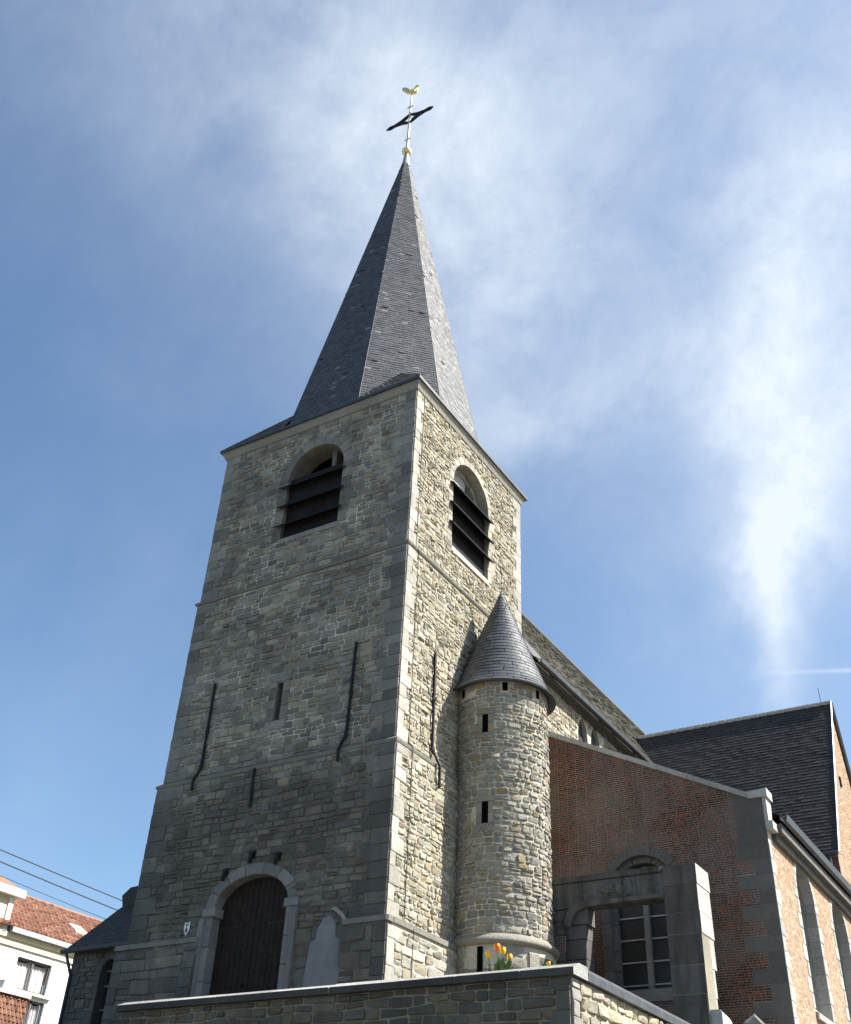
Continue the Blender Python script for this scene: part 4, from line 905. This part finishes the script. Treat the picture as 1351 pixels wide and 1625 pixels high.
for a, b in ((1.6, 2.9), (2.9, 4.4), (4.4, 5.118)): mb.slab(fp, [(a+.004, 9.33), (b-.004, 9.33), (b-.004, 9.98), (a+.004, 9.98)], -.42, rnd.uniform(0, .02), .015, 0, rc(1), True)
mb.slab(fp, [(1.6, 9.985), (5.11, 9.985), (5.11, 10.13), (1.6, 10.13)], -.48, .06, .03, 0, rc(1), True)
link('lintel', mb, M_black, PT)
hood = [(2.30, 8.86), (2.50, 8.80), (2.56, 9.05), (2.70, 9.22), (2.98, 9.32), (3.5, 9.34), (5.10, 9.34), (5.10, 9.44), (3.9, 9.46), (3.5, 9.50), (3.05, 9.50), (2.72, 9.44), (2.48, 9.30), (2.34, 9.10)]
mb = MB(); mb.slab(fp, hood, -.02, .13, .07, 0, rc(1)); link('hood_moulding', mb, M_black, PT)
def lump(name, c, rad, mat_, seed, n=12):
    """eroded carving: a closed knobbly mass"""
    rr_ = random.Random(seed); mb = MB(); ph = [rr_.uniform(0, 6.3) for _ in range(6)]; P = []
    for i in range(n+1):
        th = math.pi*i/n
        for k in range(2*n):
            a = math.pi*k/n; q = 1+.22*math.sin(3*a+ph[0]+2*th)+.18*math.sin(4*th+ph[1])*math.cos(2*a+ph[2])+.10*math.sin(7*a+ph[3]+5*th)+rr_.uniform(-.04, .04)
            P.append(fp(c[0]+rad[0]*q*math.sin(th)*math.cos(a), c[1]+rad[1]*q*math.cos(th), rad[2]*q*math.sin(th)*math.sin(a)))
    mb.add(P, [[i*2*n+k, i*2*n+(k+1) % (2*n), (i+1)*2*n+(k+1) % (2*n), (i+1)*2*n+k] for i in range(n) for k in range(2*n)], 0, (.5, .6, .8)); return link(name, mb, mat_, PT)
lump('carved_boss', (4.08, 9.66), (.20, .25, .15), M_black, 5)
lump('carved_boss', (4.82, 9.70), (.13, .12, .07), M_black, 8)
lump('carved_boss', (3.62, 9.72), (.20, .13, .08), M_black, 12)

# ------------------------------------------------------------------ retaining wall
RW = thing('retaining_wall', (2, -3, 0), 'tall stone retaining wall with slab coping below the church door', 'wall')
WX0, WX1, WYF, WT = -4.88, 6.10, -3.0, 5.98
wm = MB(); ff = fr((0, WYF, 0), (1, 0, 0), (0, 0, 1), (0, -1, 0)); fr_ = fr((WX1, 0, 0), (0, 1, 0), (0, 0, 1), (1, 0, 0))
wm.box(WX0, WX1, WYF, WYF+.45, -.1, WT-.14, 1); wm.box(WX1-.45, WX1, WYF+.452, 6.1, -.1, WT-.12, 3)
rubble(wm, ff, WX0, WX1, 1.5, WT-.15, hr=(.13, .26), wr=(.24, .62), qr=(.42, .3, .26), m=0, seed=101, bul=.045, gap=.03, chf=.16, wob=.018, ashp=.03, rough=.8)
rubble(wm, fr_, WYF, 5.6, 1.5, WT-.15, hr=(.14, .30), wr=(.24, .55), ql=(.3, .42, .26), m=2, seed=102, bul=.06, gap=.03, chf=.2, wob=.02, rough=1.3)
wm.poly([(WX0, WYF, 0), (WX0, 0, 0), (WX0, 0, WT-.14), (WX0, WYF, WT-.14)], 1)
link('masonry', wm, [M_ret, M_mret, M_ret2, M_mret2], RW)
cpm = MB(); x = WX0-.06; lens = [1.55, 1.35, 1.5, 1.45, 1.6, 1.3, 1.35]
for l in lens+[9]:
    e = min(x+l, WX1+.13)
    if e-x < .1: break
    if WX1+.13-e < .3: e = WX1+.13
    z0, zf, zt = WT-.14, WT-.015, WT+.088; y0, y1 = WYF-.13, WYF+.5; jj = rnd.uniform(-.008, .008)
    cpm.add([(x+.006, y0+jj, z0), (e-.006, y0+jj, z0), (e-.006, y1, z0), (x+.006, y1, z0), (x+.006, y0+jj, zf), (e-.006, y0+jj, zf), (e-.006, y0+.26, zt+jj), (x+.006, y0+.26, zt+jj), (e-.006, y1, zt), (x+.006, y1, zt)],
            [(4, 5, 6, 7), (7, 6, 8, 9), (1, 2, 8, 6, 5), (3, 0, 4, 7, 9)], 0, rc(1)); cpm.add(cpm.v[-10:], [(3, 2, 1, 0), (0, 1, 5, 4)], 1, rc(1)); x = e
    if e >= WX1+.13: break
link('coping', cpm, [stone('coping_stone', [(.40, .395, .37), (.46, .45, .42), (.35, .345, .33)], (.41, .40, .38), .3, sootcol=(.2, .195, .18)), stone('dark_coping_face', [(.075, .072, .066), (.09, .087, .08)], (.08, .077, .07), .6, sootcol=(.03, .03, .028))], RW)  # front and underside take a much darker stone colour than the top
cps = MB(); y = WYF+.505
for l in (1.6, 1.9, 1.7, 1.8, 9):
    e = min(y+l, 4.98)
    xo = WX1+.13; z0, zf, zt = WT-.14, WT-.0, WT+.10
    cps.add([(xo, y+.005, z0), (xo, e-.005, z0), (WX1-.5, e-.005, z0), (WX1-.5, y+.005, z0), (xo, y+.005, zf), (xo, e-.005, zf), (xo-.10, e-.005, zt), (xo-.10, y+.005, zt), (WX1-.5, e-.005, zt), (WX1-.5, y+.005, zt)],
            [(3, 2, 1, 0), (0, 1, 5, 4), (4, 5, 6, 7), (7, 6, 8, 9), (1, 2, 8, 6, 5), (3, 0, 4, 7, 9)], 0, rc(1)); y = e
    if e >= 4.98: break
link('side_coping', cps, M_zinc, RW)
PST = thing('end_block', (6.15, 5.5, 0), 'rough stone block at the foot of the portal pier where the sunny wall ends', 'stone block')
mb = MB(); rnd = random.Random(4)
mb.slab(fr((6.2, 0, 0), (0, 1, 0), (0, 0, 1), (1, 0, 0)), [(5.02, 0), (6.2, 0), (6.15, 6.35), (5.7, 6.62), (5.05, 6.7)], -.5, .06, .04, 0, (.3, .6, 1), True); link('pedestal', mb, M_ashpale, PST)
mb = MB(); mb.slab(fr((6.35, 6.1, 0), (.9, .43, 0), (0, 0, 1), (.43, -.9, 0)), [(0, 6.2), (.6, 6.2), (.58, 6.55), (.35, 6.78), (.1, 6.6)], -.3, .1, .05, 0, (.6, .4, 1), True); link('rubble_cap', mb, M_ash, PST)

# ------------------------------------------------------------------ tulips behind the coping
def tulip(x, y, z, hf, lean, col, r_=.062, label=''):
    T = thing('tulip', (x, y, TZ), label, 'tulip', 'tulips behind the wall coping')
    top = Vector((x+lean[0], y+lean[1], hf)); mb = MB()
    mb.tube([(x, y, TZ), (x+lean[0]*.4, y+lean[1]*.4, TZ+(hf-TZ)*.55), top], [.013, .011, .009], 6); link('stem', mb, M_leaf, T)
    mb = MB()
    for k in range(6):
        a = k*math.pi/3+.3; rr_ = r_*(1 if k % 2 else .9); P = []
        for t, w_, q in ((0, .25, .15), (.3, .62, .85), (.65, .7, 1.0), (.9, .4, .88), (1, .05, .75)):
            for s_ in (-1, 0, 1):
                aa = a+s_*w_*.85; ra = rr_*q*(1 if s_ else 1.08); P.append(top+Vector((math.cos(aa)*ra, math.sin(aa)*ra, t*r_*2.5-.01)))
        mb.add(P, [[i*3+j, i*3+j+1, i*3+j+4, i*3+j+3] for i in range(4) for j in range(2)])
    link('blossom', mb, col, T, True)
    mb = MB()
    for k in range(6):
        a = rnd.uniform(0, 6.3); l = rnd.uniform(.42, .62); d = Vector((math.cos(a), math.sin(a), 0)); s_ = Vector((-d.y, d.x, 0)); P = []
        for t, w_ in ((0, .02), (.3, .05), (.65, .045), (1, .002)):
            p = Vector((x, y, TZ+.22))+d*(.16*t*t+.015)+Vector((0, 0, l*(t-.18*t*t*t))); P += [p-s_*w_, p+d*.008, p+s_*w_]
        mb.add(P, [[i*3+j, i*3+j+1, i*3+j+4, i*3+j+3] for i in range(3) for j in range(2)])
    link('leaf', mb, M_leaf, T, True)
tulip(4.28, -2.30, 0, 6.55, (-.02, 0), M_orange, .062, 'tallest deep orange tulip of the clump behind the wall coping')
tulip(4.40, -2.32, 0, 6.47, (.0, -.01), M_yellow, .060, 'golden tulip just right of the tallest orange one')
tulip(4.22, -2.36, 0, 6.42, (-.12, 0), M_yellow, .057, 'golden tulip leaning out leftmost of the clump')
tulip(4.46, -2.28, 0, 6.36, (.06, 0), M_yellow, .055, 'low golden tulip at the right of the clump')
tulip(5.30, -2.2, 0, 6.22, (.0, 0), M_yellow, .04, 'lone small yellow tulip bud in front of the turret door')

# ------------------------------------------------------------------ white house across the street
WH = thing('white_house', (-32, 19, 0), 'white rendered house with red tiled roof and wall dormer beyond the church', 'house')
hx = -32.0; fhs = fr((hx, 0, 0), (0, 1, 0), (0, 0, 1), (1, 0, 0)); hm = MB()
W1 = (15.3, 17.52, 11.62, 13.06); W2 = (16.1, 17.6, 9.2, 11.3)
hm.face_holes(fhs, [(4, 0), (30, 0), (30, 14.1), (4, 14.1)], [[(a, c), (b, c), (b, d), (a, d)] for a, b, c, d in (W1, W2)])
for a, b, c, d in (W1, W2): hm.reveal(fhs, [(a, c), (b, c), (b, d), (a, d)], 0, -.22)
hm.poly([(hx-9, 30, 0), (hx, 30, 0), (hx, 30, 14.1), (hx-4.5, 30, 17.2), (hx-9, 30, 14.1)]); hm.poly([(hx-9, 4, 0), (hx, 4, 0), (hx, 4, 14.1), (hx-4.5, 4, 17.2), (hx-9, 4, 14.1)])
link('wall', hm, M_white, WH)
mb = MB(); mb.box(hx+.002, hx+.10, 4, 30, 13.40, 13.72); mb.box(hx+.002, hx+.2, 4, 30, 13.722, 13.95); link('cornice', mb, M_creamp, WH)
mb = MB(); mb.box(hx+.05, hx+.42, 14.25, 30, 13.96, 14.2); link('gutter', mb, M_lead, WH)
rm = MB(); dv = Vector((-4.9, 0, 2.95)); Lh = dv.length; v = dv/Lh; f = fr((hx+.4, 4, 14.2), (0, 1, 0), v, Vector((v.z, 0, -v.x)))
rm.poly([f(0, 0), f(26.2, 0), f(26.2, Lh), f(0, Lh)]); rm.poly([(hx-4.5, 4, 17.15), (hx-4.5, 30.2, 17.15), (hx-9.4, 30.2, 14.2), (hx-9.4, 4, 14.2)])
slates(rm, f, lambda t: 9.5, lambda t: 26.2, 0, Lh, .36, .30, .045, 0, 110, True); rmo = link('roof', rm, M_redtile, WH)
mb = MB(); mb.tube([(hx-4.5, 4, 17.18), (hx-4.5, 30.2, 17.18)], .12, 8); link('ridge_tiles', mb, M_redtile, rmo)
mb = MB(); mb.slab(f, [(15.5, 1.95), (16.35, 1.95), (16.35, 2.75), (15.5, 2.75)], 0, .24, .03); mb.slab(f, [(15.45, 1.78), (16.4, 1.78), (16.4, 1.945), (15.45, 1.945)], 0, .2, .02); link('skylight', mb, plain('skylight_glass', (.66, .62, .48), .25, 0, .05), rmo)
for (a, b, c, d) in (W1, W2):
    mb = MB()
    for q in ((a, a+.09, c, d), (b-.09, b, c, d), ((a+b)/2-.05, (a+b)/2+.05, c, d), (a, b, c, c+.08), (a, b, d-.1, d)): mb.slab(fhs, [(q[0], q[2]), (q[1], q[2]), (q[1], q[3]), (q[0], q[3])], -.2, -.12, .008, 0, (.5, .5, 0), True)
    w = link('window', mb, M_frame, WH)
    mb = MB(); P = []; n = 44
    for i in range(n+1):
        y = a+.05+(b-a-.1)*i/n; x = -.3+.035*math.sin(i*1.7)+.02*math.sin(i*.6); P += [fhs(y, c+.05, x), fhs(y, d-.05-.12*abs(math.sin(i*.14)), x)]
    mb.add(P, [[2*i, 2*i+2, 2*i+3, 2*i+1] for i in range(n)]); link('curtain', mb, M_curtain, w)
    mb = MB(); mb.slab(fhs, [(a-.12, c-.16), (b+.3, c-.16), (b+.3, c-.02), (a-.12, c-.02)], -.1, .16, .02); link('sill', mb, M_grey, w)
    mb = MB(); mb.poly([fhs(a, c, -.42), fhs(b, c, -.42), fhs(b, d, -.42), fhs(a, d, -.42)]); link('pane', mb, M_pane, w)
dm = MB(); dm.box(hx-3, hx+.12, 8.5, 14.05, 13.9, 15.55); dmr = link('dormer', dm, M_creamp, WH)
mb = MB(); mb.box(hx-3.2, hx+.5, 8.2, 14.45, 15.56, 15.92); link('fascia', mb, plain('white_fascia', (.82, .82, .8), .6, 0, .03), dmr)
mb = MB(); A_, B_, C_, D_ = (hx+.4, 8.4, 15.93), (hx+.4, 14.2, 15.93), (hx-3.2, 14.2, 15.93), (hx-3.2, 8.4, 15.93); T1, T2 = (hx-1.2, 9.6, 17.0), (hx-1.2, 12.9, 17.0)
mb.add([A_, B_, C_, D_, T1, T2], [(0, 1, 5, 4), (1, 2, 5), (2, 3, 4, 5), (3, 0, 4)]); link('dormer_roof', mb, M_redtile, dmr)
mb = MB(); mb.box(hx+.1, hx+.2, 13.8, 14.08, 13.9, 15.55); link('corner_trim', mb, plain('white_trim', (.7, .7, .68), .6), dmr)
mb = MB(); mb.box(hx+.122, hx+.15, 12.2, 13.3, 14.1, 15.2); link('dormer_window', mb, M_pane, dmr)
# ------------------------------------------------------------------ nearer low house: only its chimney rises into view
NH = thing('low_house', (-26, 6, 0), 'low tiled house whose tile hung chimney stands before the white house', 'house')
mb = MB(); mb.box(-30, -22.5, .5, 11.5, 0, 5.2); link('wall', mb, M_creamp, NH)
mb = MB(); f1 = fr((-22.2, .3, 5.1), (0, 1, 0), Vector((-4, 0, 2.6)).normalized(), Vector((2.6, 0, 4)).normalized()); mb.poly([f1(0, 0), f1(11.4, 0), f1(11.4, 4.75), f1(0, 4.75)]); mb.poly([(-26.2, .3, 7.7), (-26.2, 11.7, 7.7), (-30.3, 11.7, 5.1), (-30.3, .3, 5.1)])
mb.poly([(-22.5, .5, 5.15), (-30, .5, 5.15), (-26.2, .5, 7.6)]); mb.poly([(-22.5, 11.5, 5.15), (-30, 11.5, 5.15), (-26.2, 11.5, 7.6)])
slates(mb, f1, lambda t: 0, lambda t: 11.4, 0, 4.75, .36, .3, .04, 0, 112, True); link('roof', mb, M_redtile, NH)
mb = MB(); mb.box(-25.2, -24.0, 8.0, 10.0, 5.5, 9.62)
slates(mb, fr((-24, 0, 5.5), (0, 1, 0), (0, 0, 1), (1, 0, 0)), lambda t: 8.0, lambda t: 10.0, 0, 4.1, .2, .2, .03, 0, 113, True)
slates(mb, fr((0, 8, 5.5), (1, 0, 0), (0, 0, 1), (0, -1, 0)), lambda t: -25.2, lambda t: -24.0, 0, 4.1, .2, .2, .03, 0, 114, True); chy = link('chimney', mb, M_redtile, NH)
mb = MB(); mb.box(-25.35, -23.86, 7.85, 10.02, 9.625, 9.76); link('chimney_cap', mb, M_grey, chy)
mb = MB(); mb.slab(fr((-24.2, 0, 0), (0, 1, 0), (0, 0, 1), (1, 0, 0)), [(8.72, 9.765), (9.45, 9.765), (9.5, 10.40), (8.80, 10.18)], -.5, 0, .02); link('cowl', mb, plain('cowl_metal', (.42, .43, .43), .5, .2, .1), chy)

# ------------------------------------------------------------------ overhead wires
def wire(a, b, e0, e1, r_, label):
    a, b = Vector(a), Vector(b); d = b-a; mb = MB(); n = 14
    pts = [a+d*(e0+(e1-e0)*i/n)+Vector((0, 0, -.25*(4*(i/n)*(1-i/n)))) for i in range(n+1)]
    off = Vector((0, 0, .18)); mb.tube([p+off for p in pts], r_, 5); o = link('overhead_wire', mb, M_iron); tag(o, label, 'wire', 'overhead wires beside the chapel')
wire((-24, 6.70, 14.87), (-24, 13.9, 14.59), -2.5, 2.6, .024, 'uppermost of the dark overhead wires crossing the sky by the chapel roof')
wire((-24, 6.85, 14.42), (-24, 13.71, 14.12), -2.5, 2.6, .026, 'middle dark overhead wire just below the topmost one')
wire((-24, 7.64, 13.86), (-24, 13.15, 13.59), -3.2, 3, .013, 'thinnest and lowest of the overhead wires, skimming above the red roof ridge')
